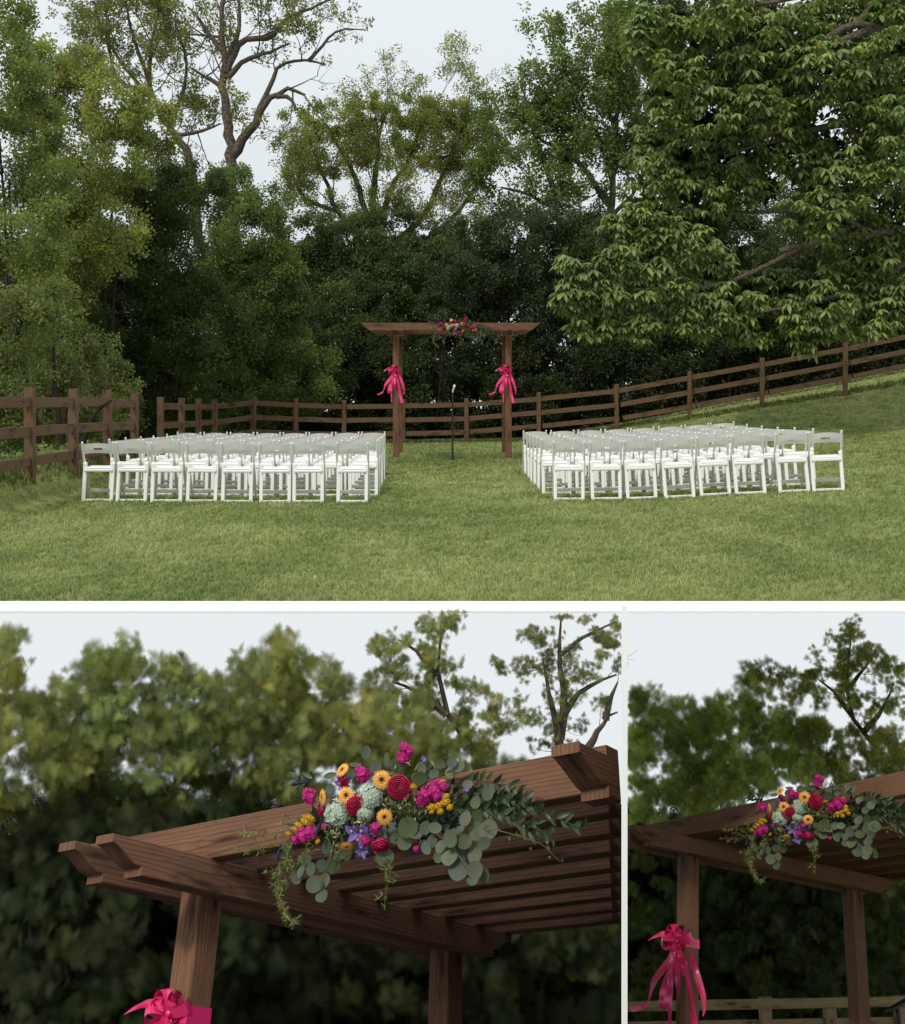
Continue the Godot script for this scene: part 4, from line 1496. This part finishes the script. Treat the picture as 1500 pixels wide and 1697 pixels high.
	var bt := bare_tree("ash_tree", "broad yellow-green tree in the middle, sky showing between its branches", 48.0, [
		[[[620, 520], [622, 430], [618, 345], [622, 280], [630, 225], [640, 175]], 0.25, 0.04, 0.3], [[[615, 420], [560, 350], [540, 300], [520, 250]], 0.16, 0.04], [[[618, 390], [590, 300], [560, 240], [540, 205]], 0.15, 0.04],
		[[[622, 400], [650, 310], [680, 260], [700, 200]], 0.15, 0.04], [[[630, 430], [700, 360], [730, 300], [760, 230], [775, 190]], 0.17, 0.04], [[[640, 440], [740, 370], [790, 310], [815, 260]], 0.15, 0.03], [[[560, 350], [510, 330], [480, 290]], 0.1, 0.03], [[[680, 260], [740, 260], [800, 225]], 0.1, 0.03]],
		{"every": 1.2, "length": 1.7, "r": 0.03, "depth": 2, "leafy": 0.3, "leaves": 1, "size": 0.24}, fine, yg * 1.7)
	xfs = []
	cols = []
	fill_blobs(xfs, cols, [[500, 215, 32, 40, 0, .8], [560, 195, 45, 38, 0, .8], [620, 185, 45, 32, 0, .8], [680, 190, 48, 32, 0, .8], [740, 185, 45, 30, 0, .8], [790, 210, 42, 40, 0, .8], [500, 280, 38, 40, 0, .5], [560, 270, 40, 40, 0, .45], [640, 260, 50, 40, 0, .45], [720, 255, 45, 40, 0, .5], [790, 275, 40, 45, 0, .6], [530, 340, 45, 30, 0, .5], [620, 340, 50, 30, 0, .4], [700, 335, 45, 30, 0, .45], [775, 345, 45, 25, 0, .45], [590, 225, 50, 35, 0, .5], [680, 225, 50, 35, 0, .5]], 48.0, 0.22, yg * 2.4, 1.9)
	scatter("crown", bt, fine, xfs, cols)
	var wt := bare_tree("walnut_tree", "open-branched tree right of centre, its pointed top against the sky", 46.0, [
		[[[1010, 480], [1008, 400], [1015, 320], [1020, 240], [1025, 160], [1030, 80], [1028, 40]], 0.2, 0.03, 0.3], [[[930, 400], [920, 330], [900, 260], [880, 200], [868, 150]], 0.16, 0.03, 0.3], [[[1010, 340], [960, 270], [910, 240], [850, 200]], 0.14, 0.03], [[[1015, 300], [990, 220], [950, 160], [930, 130]], 0.12, 0.03], [[[1018, 270], [1050, 200], [1070, 150], [1085, 110]], 0.11, 0.03], [[[925, 350], [870, 320], [830, 310]], 0.09, 0.02], [[[1012, 360], [1050, 320], [1075, 270]], 0.1, 0.03], [[[1020, 220], [1000, 150], [985, 90]], 0.08, 0.02]],
		{"every": 1.3, "length": 1.6, "r": 0.03, "depth": 2, "leafy": 0.45, "leaves": 1, "size": 0.25}, midm, mg * 2.6)
	xfs = []
	cols = []
	fill_blobs(xfs, cols, [[1030, 70, 24, 35, 0, .7], [1015, 120, 45, 40, 0, .7], [985, 150, 45, 35, 0, .6], [940, 190, 45, 40, 0, .55], [880, 180, 42, 40, 0, .6], [865, 230, 40, 40, 0, .5], [1040, 190, 45, 50, 0, .7], [990, 230, 55, 45, 0, .5], [920, 260, 50, 40, 0, .45], [1060, 260, 40, 50, 0, .6], [980, 300, 55, 40, 0, .5], [900, 320, 55, 30, 0, .5], [850, 335, 40, 25, 0, .6], [1040, 330, 50, 40, 0, .6]], 46.0, 0.24, mg * 2.9, 0.6)
	scatter("crown", wt, midm, xfs, cols)
	# the large-leaved tree on the right
	var ht := thing("large_leaved_tree", "large-leaved spreading tree filling the right side, boughs hanging to the fence", "tree")
	var mb := MB.new()
	for q in [[[[1720, 760], [1700, 560], [1680, 380], [1660, 200], [1640, 0]], .38, .2], [[[1690, 420], [1560, 380], [1440, 390], [1360, 395, .4], [1330, 410, .8], [1270, 425, 1.]], .17, .06], [[[1660, 200], [1560, 90], [1470, 55], [1420, 58], [1390, 70]], .2, .1], [[[1470, 55], [1410, 40], [1340, 90], [1250, 160]], .11, .04], [[[1670, 260], [1540, 210], [1420, 200], [1300, 230], [1200, 260]], .15, .04], [[[1440, 390], [1380, 350], [1300, 350], [1200, 350]], .09, .03], [[[1640, 40], [1500, -20], [1350, -10], [1200, 20]], .14, .04], [[[1330, 410], [1200, 470], [1050, 480], [960, 480]], .07, .02], [[[1560, 380], [1450, 470], [1340, 500], [1250, 520]], .1, .03], [[[1250, 160], [1150, 150], [1090, 170]], .05, .02], [[[1420, 40], [1440, 10], [1430, -30]], .09, .06]]:
		limb(mb, q[0], 27.0, q[1], q[2], 8)
	part("trunk", mb.mesh(M.bark), ht)
	xfs = []
	cols = []
	var bl := [[1090, 30, 50, 30, 0], [1150, 60, 60, 45, 0], [1130, 120, 50, 40], [1230, 40, 70, 50], [1310, 60, 70, 60], [1250, 120, 70, 60], [1180, 190, 70, 55], [1100, 190, 40, 40], [1130, 250, 70, 55], [1210, 260, 70, 55], [1090, 290, 55, 40], [1300, 160, 70, 60], [1370, 120, 70, 60], [1440, 170, 80, 70], [1480, 80, 60, 60], [1400, 20, 90, 40], [1280, 220, 60, 50], [1150, 320, 70, 45], [1230, 310, 50, 40], [1460, 260, 80, 70], [1400, 300, 60, 60],
		[1060, 370, 60, 40, -1.2], [1130, 400, 70, 45, -1.2], [1040, 430, 60, 40, -1.4], [960, 440, 45, 30, -1.5], [940, 490, 40, 30, -1.5], [1000, 490, 55, 35, -1.4], [1090, 470, 70, 45, -1.3], [1180, 440, 60, 45], [1210, 500, 70, 45, -1], [1150, 520, 60, 40, -1.2], [980, 535, 40, 25, -1.4], [1060, 540, 45, 25, -1.3], [1290, 480, 70, 50], [1360, 500, 70, 50], [1330, 550, 55, 30, -.8], [1240, 545, 50, 25, -.8], [1420, 420, 80, 70], [1080, 80, 50, 50], [1110, 150, 50, 40], [1200, 120, 60, 50], [1330, 260, 60, 50], [1200, 20, 70, 40], [1260, 180, 60, 50], [1430, 100, 60, 60], [1480, 200, 60, 60], [1480, 20, 60, 50], [1080, 240, 45, 40], [1480, 500, 60, 60], [1480, 370, 70, 70], [1350, 350, 60, 50], [1420, 530, 60, 35]]
	fill_blobs(xfs, cols, bl, 27.0, 0.17, Color(0.235, 0.295, 0.10), 0.6, 0.3, true)
	scatter("crown", ht, meshes.palm, xfs, cols)
	xfs = []
	cols = []
	fill_blobs(xfs, cols, bl, 27.0, 0.21, Color(0.22, 0.27, 0.09), 0.5, 0.3, true)
	scatter("crown", ht, meshes.palm_b, xfs, cols)
	xfs = []
	cols = []
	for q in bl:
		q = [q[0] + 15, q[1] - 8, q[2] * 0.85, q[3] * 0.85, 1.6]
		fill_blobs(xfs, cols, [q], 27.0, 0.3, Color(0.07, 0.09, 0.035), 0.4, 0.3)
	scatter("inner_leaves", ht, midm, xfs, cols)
	# yellow catkins here and there
	var cm := MB.new()
	cm.col = Color(0.30, 0.24, 0.05)
	for q in [[1320, 128], [1425, 228], [1385, 65], [1355, 68], [1298, 182], [1202, 305], [1138, 480]]:
		var p := px(q[0], q[1], 25.6)
		cm.tube(PackedVector3Array([p, p + Vector3(0.01, -0.07, 0), p + Vector3(0.02, -0.15, 0.01)]), PackedFloat32Array([0.03, 0.035, 0.012]), 6, true)
	var ck := part("catkins", cm.mesh(M.leaf), ht)
	ck.set_meta("kind", "stuff")

func lower_sets() -> void:
	var b2 := Basis(Vector3(0.8026, 0.3186, 0.5043), Vector3(0.0131, 0.8358, -0.5489), Vector3(-0.5964, 0.4472, 0.6666)).orthonormalized()
	var x2 := Transform3D(b2, Vector3(-1.1697, -2.409 + EYE, -5.6239))
	var b3 := Basis(Vector3(0.4415, 0.4117, 0.7972), Vector3(0.1017, 0.8598, -0.5003), Vector3(-0.8915, 0.302, 0.3378)).orthonormalized()
	var x3 := Transform3D(b3, Vector3(2.1253, -4.2777 + EYE, -10.891))
	# divider added as the white gap between views, top raked along the sight line
	var t0 := (WALL_L - CX) / F
	var t1 := (WALL_R - CX) / F
	var top := (1004.0 - CY) / F
	var n_ := 3.6
	var f_ := 7.7
	var w := MB.new()
	var a0 := Vector3(t0 * n_, EYE - top * n_, -n_)
	var a1 := Vector3(t1 * n_, EYE - top * n_, -n_)
	var c0 := Vector3(t0 * f_, EYE - top * f_, -f_)
	var c1 := Vector3(t0 * f_ + (t1 - t0) * n_, EYE - top * f_, -f_)
	var dn := Vector3(0, -3.2, 0)
	var df := Vector3(0, -6, 0)
	var cap := MB.new()
	cap.quad(a0 + dn, a1 + dn, a1, a0)
	w.quad(a1 + dn, c1 + df, c1, a1)
	w.quad(c0 + df, a0 + dn, a0, c0)
	cap.quad(a0, a1, c1, c0)
	w.quad(c1 + df, c0 + df, c0, c1)
	w.quad(c0 + df, c1 + df, a1 + dn, a0 + dn)
	var wall := part("added_divider", w.mesh(M.low_bounce_dark), self)
	part("end_board", cap.mesh(M.paint), wall)
	tag(wall, "thin added divider with a white end board between the two lower pergolas", "wall", "", "structure")
	# left close view
	pergola("brown pergola seen close from below at lower left, flowers on its front rafter", x2, "left")
	var fl := arrangement(x2)
	fl.transform = x2 * Transform3D(Basis(), mid)
	tag(fl, "large close-up flower arrangement on the lower left pergola's front rafter")
	var yaw := func(x: Transform3D) -> float:
		var v: Vector3 = x.affine_inverse() * Vector3(0, EYE, 0)
		return atan2(v.x, v.z)
	var knot3 := _knot_height(x3, 1560.0)
	bow("pink ribbon bow cut off at the bottom of the lower left pergola's post", x2 * Transform3D(Basis(), Vector3(0, _knot_height(x2, 1682.0), PW / 2)), 0.00043, false, yaw.call(x2) * 0.8)
	# right close view
	pergola("brown pergola in the lower right view, with a bow hanging on its front post", x3, "right")
	var fr: Node3D = fl.duplicate()
	fr.name = numbered("flower_arrangement")
	add_child(fr)
	var c3 := on_rafter(x3, 1343, 1350, 0.06)
	fr.transform = x3 * Transform3D(Basis.from_scale(Vector3(1.3, 1.12, 1.2)), Vector3(c3.x, c3.y, mid.z))
	tag(fr, "flower arrangement on the lower right pergola, above the whole pink bow")
	bow("pink bow with long fluttering tails on the lower right pergola's post", x3 * Transform3D(Basis(), Vector3(0, knot3, PW / 2)), 0.0006, false, yaw.call(x3) * 0.75)
	# fence and the black desk behind the right pergola
	var fo := thing("rail_fence", "short stretch of blurred brown fence behind the lower right pergola", "fence", Transform3D(), "three-rail wooden fences round the lawn")
	var dd := 13.1
	var up := b3.y
	for q in [[1100, 1656], [1268, 1652], [1374, 1654], [1490, 1650]]:
		var p := px(q[0], q[1], dd)
		var pm := MB.new()
		pm.box(Vector3(-0.06, -1.7, -0.06), Vector3(0.06, 0.0, 0.06), 1, 3, Vector2(rnd(0, 1), 0), 0.01)
		if q[0] > 1110:
			part("post", pm.mesh(M.brightened_fence), fo, Transform3D(Basis(Vector3(1, 0, 0), up, Vector3(1, 0, 0).cross(up)), p))
	for r in 3:
		var p := px(1041, 1668 + r * 34, dd - 0.1)
		var e := px(1530, 1659 + r * 34, dd - 0.1)
		var pm := MB.new()
		pm.box(Vector3(0, -0.05, -0.02), Vector3(p.distance_to(e), 0.05, 0.02), 0.4, 3, Vector2(rnd(0, 1), 0), 0.008)
		var dx := (e - p).normalized()
		var dz := dx.cross(up).normalized()
		part("rail", pm.mesh(M.brightened_fence), fo, Transform3D(Basis(dx, dz.cross(dx), dz), p))
	var ms := thing("music_stand", "black slanted stand top at the bottom right corner", "music stand", Transform3D(Basis(Vector3(1, 0, 0), up, Vector3(1, 0, 0).cross(up)), px(1488, 1666, 12.0)))
	var m1 := MB.new()
	m1.xf = Transform3D(Basis(Vector3(0, 0, 1), 0.45), Vector3.ZERO)
	m1.box(Vector3(-0.1, -0.012, -0.15), Vector3(0.16, 0.012, 0.15), 1, 1, Vector2.ZERO, 0.004)
	part("desk", m1.mesh(M.black), ms)
	var m2 := MB.new()
	m2.tube(PackedVector3Array([Vector3(0, -1.4, 0), Vector3(0, 0, 0)]), PackedFloat32Array([0.03, 0.026]), 8)
	part("pole", m2.mesh(M.black), ms)
	# ground under the two close views; the left darkened against light from below
	for s in 2:
		var x: Transform3D = [x2, x3][s]
		var g := MB.new()
		var lo: float = [-9.0, 0.0][s]
		var base := x.origin - x.basis.y * 2.4
		var u := x.basis.y
		var fwd := (Vector3(0, 0, -1) - u * u.dot(Vector3(0, 0, -1))).normalized()
		var rt := fwd.cross(u)
		# one side follows the added divider
		var k := (CX - (WALL_L + 5.0)) / F
		var corner := func(side: float, ahead: float) -> Vector3:
			var p: Vector3 = base + fwd * ahead
			var wx := -k * -p.z * 1.0
			wx = (1035.0 - CX) / F * -p.z
			p.x = wx + side
			p.y = base.y - (u.x * (p.x - base.x) + u.z * (p.z - base.z)) / u.y
			return p
		var a: float = -0.03 if s == 0 else 0.03
		var b: float = -14.0 if s == 0 else 14.0
		if s == 0:
			g.quad(corner.call(b, -6.5), corner.call(a, -6.5), corner.call(a, 16.0), corner.call(b, 16.0))
		else:
			g.quad(corner.call(a, -9.0), corner.call(b, -9.0), corner.call(b, 16.0), corner.call(a, 16.0))
		var go := part("lower_ground", g.mesh([M.soil_and_shade, M.lawn][s]), self, Transform3D(), s)
		tag(go, ["unseen ground under the lower left pergola, darkened to cut light from below", "grassy ground sloping under the lower right pergola"][s], "ground", "", "structure")
	# soft trees behind
	var yg := Color(0.150, 0.165, 0.050)
	var mg := Color(0.085, 0.105, 0.033)
	var dk := Color(0.034, 0.046, 0.018)
	var yb := yg * 2.6  # yb and mb3: leaf colours brightened to offset the right set's dim light
	var mb3 := mg * 3.5
	var G2 := "soft trees behind the lower left pergola"
	var xm := 1037.0
	soft_tree("background_tree", "blurred dark undergrowth low behind the lower left pergola", 8.38, [[80, 1500, 170, 190], [300, 1500, 180, 190], [520, 1560, 190, 180], [740, 1600, 190, 150], [930, 1600, 150, 150], [120, 1650, 200, 110], [400, 1660, 220, 100], [160, 1400, 160, 100], [420, 1400, 170, 90], [900, 1500, 140, 120]], 20, dk * 1.15, 0.9, -140, xm, [[[[300, 1900], [310, 1700], [330, 1500]], .06, .03]], G2, "undergrowth")
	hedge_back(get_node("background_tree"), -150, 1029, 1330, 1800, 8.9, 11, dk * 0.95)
	soft_tree("background_tree", "blurred yellow-green tree at the left edge of the lower left view", 8.25, [[-30, 1180, 60, 90], [-40, 1300, 70, 90], [20, 1150, 60, 60], [80, 1190, 80, 80], [40, 1270, 100, 90], [110, 1320, 90, 80], [10, 1080, 30, 40, 0, .5]], 15, yg * 1.3, 1.0, -140, xm, [[[[60, 1700], [50, 1450], [45, 1250]], .07, .03]], G2)
	soft_tree("background_tree", "blurred tree with two upright sprays, second from the left in the lower left view", 8.30, [[210, 1190, 75, 75], [260, 1150, 55, 55], [180, 1270, 100, 90], [270, 1260, 90, 90], [160, 1100, 14, 34, 0, .5], [205, 1095, 13, 36, 0, .5], [185, 1135, 45, 35], [170, 1160, 50, 40], [240, 1330, 120, 70], [140, 1200, 70, 80], [110, 1260, 80, 80], [300, 1210, 60, 70]], 15, mg * 2.0, 1.0, -140, xm, [[[[220, 1700], [215, 1450], [205, 1180], [200, 1070]], .06, .01]], G2)
	soft_tree("background_tree", "blurred mid-green tree above the left beam ends in the lower left view", 8.28, [[360, 1180, 75, 70], [310, 1130, 30, 35, 0, .7], [420, 1150, 65, 55], [380, 1260, 100, 80], [440, 1250, 90, 90], [400, 1330, 110, 60], [320, 1200, 70, 70], [470, 1210, 70, 80]], 15, mg * 2.1, 1.0, -140, xm, [[[[390, 1700], [385, 1450], [380, 1200]], .06, .02]], G2)
	soft_tree("background_tree", "blurred yellow-green tree rising behind the large flower arrangement", 8.25, [[490, 1170, 65, 70], [550, 1200, 80, 80], [468, 1075, 15, 36, 0, .5], [470, 1125, 38, 36], [520, 1120, 45, 40], [430, 1120, 45, 35], [600, 1220, 80, 70], [520, 1280, 100, 70], [640, 1270, 90, 60], [660, 1210, 70, 70], [710, 1260, 90, 60], [780, 1290, 90, 50], [600, 1170, 50, 50, 0, .6]], 15, yg * 1.3, 1.0, -140, xm, [[[[540, 1700], [530, 1450], [520, 1200], [480, 1060]], .06, .01]], G2)
	soft_tree("background_tree", "blurred sparse tree with a dark leaning trunk above the flowers", 8.50, [[680, 1190, 60, 50, 0, .6], [740, 1240, 80, 50, 0, .8], [640, 1070, 30, 22, 0, .22], [710, 1040, 40, 22, 0, .22], [730, 1090, 40, 30, 0, .16], [660, 1120, 45, 30, 0, .3], [800, 1210, 60, 50, 0, .45], [850, 1180, 40, 40, 0, .2], [780, 1150, 50, 30, 0, .14]], 9, yg * 1.4, 0.8, -140, xm, [[[[830, 1400], [800, 1270], [770, 1210], [735, 1180], [722, 1130], [728, 1080], [733, 1030]], .045, .008], [[[740, 1185], [700, 1150], [650, 1130]], .03, .01], [[[724, 1120], [690, 1080], [660, 1060]], .02, .01]], G2, "tree", 0.17)
	soft_tree("background_tree", "blurred bare-limbed tree with forked grey trunk at the right of the lower left view", 8.75, [[880, 1060, 35, 20, 0, .12], [960, 1020, 40, 18, 0, .15], [1000, 1040, 30, 30, 0, .15], [850, 1100, 40, 18, 0, .12], [960, 1110, 40, 20, 0, .12], [1000, 1080, 28, 30, 0, .12], [900, 1180, 50, 30, 0, .15]], 7, yg * 1.1, 0.8, -140, xm,
		[[[[950, 1400], [932, 1260], [925, 1220], [910, 1170], [905, 1140], [912, 1110], [900, 1090]], .062, .015], [[[928, 1225], [935, 1170], [930, 1120], [930, 1085], [927, 1055], [930, 1024]], .04, .014], [[[932, 1190], [950, 1160], [985, 1130], [1022, 1118]], .03, .01], [[[930, 1085], [960, 1060], [1000, 1040], [1022, 1030]], .018, .008], [[[975, 1240], [990, 1215], [1005, 1190], [1024, 1180]], .03, .015], [[[1004, 1192], [1012, 1160], [1024, 1130]], .03, .02]], G2, "tree", 0.17)
	soft_tree("background_tree", "blurred green tree filling the gap under the lower left pergola's far corner", 8.62, [[880, 1440, 120, 80], [970, 1560, 90, 80], [830, 1330, 120, 70], [700, 1330, 110, 70]], 16, mg * 1.0, 1.0, -140, xm, [[[[900, 1800], [890, 1500]], .06, .03]], G2)
	var G3 := "soft trees behind the lower right pergola"
	var xn := 1033.0
	soft_tree("background_tree", "blurred dark undergrowth low behind the lower right pergola", 14.50, [[1100, 1450, 110, 120], [1220, 1480, 120, 130], [1340, 1500, 120, 130], [1450, 1540, 110, 120], [1140, 1590, 120, 110], [1280, 1610, 130, 100], [1420, 1640, 120, 90], [1130, 1680, 120, 60], [1480, 1660, 90, 80]], 12, dk * 2.0, 1.0, xn, 1580, [[[[1250, 1900], [1260, 1700], [1250, 1500]], .07, .03]], G3, "undergrowth")
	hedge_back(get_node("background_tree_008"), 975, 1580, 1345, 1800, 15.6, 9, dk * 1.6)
	soft_tree("background_tree", "blurred hedge tree at the left of the lower right view", 14.30, [[1090, 1200, 60, 45], [1070, 1160, 30, 25, 0, .7], [1130, 1190, 50, 40], [1100, 1270, 80, 60], [1170, 1240, 70, 60], [1100, 1340, 80, 50], [1060, 1230, 50, 60], [1150, 1300, 80, 60], [1200, 1210, 60, 50]], 11, mb3 * 1.15, 1.0, xn, 1580, [[[[1120, 1700], [1110, 1450], [1105, 1200]], .07, .03]], G3)
	soft_tree("background_tree", "blurred mid-green tree left of the lower right flower arrangement", 14.22, [[1210, 1190, 60, 45], [1240, 1150, 40, 30, 0, .5], [1270, 1210, 60, 50], [1230, 1270, 80, 50], [1180, 1310, 90, 40], [1320, 1230, 70, 50], [1300, 1280, 80, 40]], 11, mb3 * 1.3, 1.0, xn, 1580, [[[[1240, 1700], [1235, 1450], [1230, 1200]], .07, .03]], G3)
	soft_tree("background_tree", "blurred pale tree behind the lower right flowers", 14.34, [[1330, 1180, 50, 45, 0, .6], [1300, 1130, 36, 26, 0, .4], [1350, 1240, 70, 50], [1420, 1270, 80, 40], [1300, 1260, 60, 40], [1480, 1240, 60, 50], [1450, 1290, 70, 30], [1260, 1115, 26, 22, 0, .3]], 9, yb * .8, 0.95, xn, 1580, [[[[1340, 1700], [1335, 1450], [1330, 1200]], .07, .02]], G3)
	soft_tree("background_tree", "blurred sparse tall tree at the right of the lower right view", 14.90, [[1410, 1060, 22, 22, 0, .2], [1420, 1100, 38, 26, 0, .2], [1380, 1110, 30, 20, 0, .2], [1400, 1150, 50, 26, 0, .25], [1450, 1160, 40, 30, 0, .2], [1350, 1130, 30, 18, 0, .2], [1480, 1120, 24, 40, 0, .2], [1470, 1200, 40, 30, 0, .35], [1400, 1200, 60, 24, 0, .4], [1440, 1080, 30, 16, 0, .2]], 7, yb * .85, 0.9, xn, 1580,
		[[[[1560, 1500], [1500, 1300], [1465, 1255], [1430, 1215], [1410, 1180], [1405, 1140], [1408, 1090], [1412, 1040]], .07, .012], [[[1412, 1185], [1385, 1150], [1355, 1125]], .04, .015], [[[1407, 1140], [1430, 1110], [1450, 1080]], .03, .012], [[[1430, 1215], [1460, 1180], [1482, 1130]], .04, .015]], G3, "tree", 0.26)
	soft_tree("background_tree", "blurred dark green tree under the lower right rafters", 14.70, [[1320, 1400, 90, 60], [1440, 1420, 90, 70], [1480, 1500, 70, 80], [1220, 1400, 90, 60], [1450, 1350, 90, 50]], 12, mb3 * 0.6, 1.0, xn, 1580, [[[[1400, 1800], [1390, 1500]], .06, .03]], G3)

func _knot_height(x3: Transform3D, row: float) -> float:      # where a bow is tied on its post
	var best := -0.8
	var low := 1e9
	for k in 200:
		var y := -0.2 - k * 0.01
		var p := x3 * Vector3(0, y, PW / 2)
		var py := CY + (EYE - p.y) / -p.z * F
		if absf(py - row) < low:
			low = absf(py - row)
			best = y
	return best

func _ready() -> void:
	rng.seed = 20
	noise.seed = 7
	noise.frequency = 0.012
	noise.fractal_octaves = 3
	# camera: level, its lens shifted down
	var cam := Camera3D.new()
	cam.name = "camera"
	cam.projection = Camera3D.PROJECTION_FRUSTUM
	cam.near = 0.05
	cam.far = 300
	cam.keep_aspect = Camera3D.KEEP_HEIGHT
	cam.size = 0.05 * 1697.0 / F
	cam.frustum_offset = Vector2(0, -0.05 * (848.5 - CY) / F)
	cam.position = Vector3(0, EYE, 0)
	add_child(cam)
	cam.current = true
	# pale, even overcast
	var sm := ProceduralSkyMaterial.new()
	sm.sky_top_color = Color(1.0, 1.03, 1.05)
	sm.sky_horizon_color = Color(0.815, 0.84, 0.85)
	sm.sky_curve = 0.55
	sm.ground_bottom_color = Color(0.865, 0.885, 0.90)
	sm.ground_horizon_color = Color(0.885, 0.902, 0.912)
	sm.ground_curve = 0.2
	var sky := Sky.new()
	sky.sky_material = sm
	var env := Environment.new()
	env.background_mode = Environment.BG_SKY
	env.sky = sky
	env.tonemap_mode = Environment.TONE_MAPPER_LINEAR
	env.tonemap_exposure = 1.1
	env.ssao_enabled = true
	env.ssil_enabled = true
	env.sdfgi_enabled = true
	var we := WorldEnvironment.new()
	we.name = "air"
	we.environment = env
	add_child(we)
	var sun := DirectionalLight3D.new()
	sun.name = "sun"
	sun.light_energy = 0.6
	sun.light_color = Color(1.0, 0.96, 0.88)
	sun.light_angular_distance = 6
	sun.shadow_enabled = true
	sun.rotation_degrees = Vector3(-54, -35, 0)
	add_child(sun)

	make_materials()
	make_spray_set()
	lawn()
	# the ceremony pergola on the lawn
	var xt := Transform3D(Basis().scaled(Vector3.ONE * 0.95), Vector3((656.5 - CX) / F * 26.2, 2.66, -26.2))
	pergola("brown pergola standing on the lawn at the end of the aisle", xt)
	var paths := [
		fence("plain brown three-rail fence along the lawn's left edge, near the viewer", [[-40, 14.4, 640], [50, 16.3, 642], [122, 18.2, 644], [178, 20.0, 646], [223, 21.6, 651]]),
		fence("long brown three-rail fence curving behind the pergola and up the slope", [[266, 25.4, 658], [301, 27.2, 659.5], [329, 29.0, 660.5], [356, 30.8, 661], [420, 34.0, 656], [490, 34.6, 660], [570, 35.2, 663], [668, 35.5, 662], [773, 35.6, 660], [893, 35.6, 650], [1022, 35.4, 637], [1143, 34.8, 615], [1263, 34.6, 593], [1401, 34.2, 566.7], [1530, 34.0, 540]])]
	lower_sets()
	var ft: Node3D = get_node("flower_arrangement").duplicate()
	ft.name = numbered("flower_arrangement")
	add_child(ft)
	ft.transform = xt * Transform3D(Basis(), Vector3(1.43, HB + 0.045, RZ)).scaled_local(Vector3.ONE * 1.08)
	tag(ft, "small flower arrangement on the rafter of the pergola on the lawn")
	bow("small pink bow on the left post of the pergola on the lawn", xt * Transform3D(Basis(), Vector3(0.0, -0.78, PW / 2)), 0.00058, false, 0.0)
	bow("small pink bow on the right post of the pergola on the lawn", xt * Transform3D(Basis(), Vector3(PX - 0.02, -0.78, PW / 2)), 0.00058, false, -0.2)
	stand("thin black microphone stand on the grass in the middle of the pergola", Vector3(-0.0, 0.0, -26.0))
	chairs()
	top_trees()
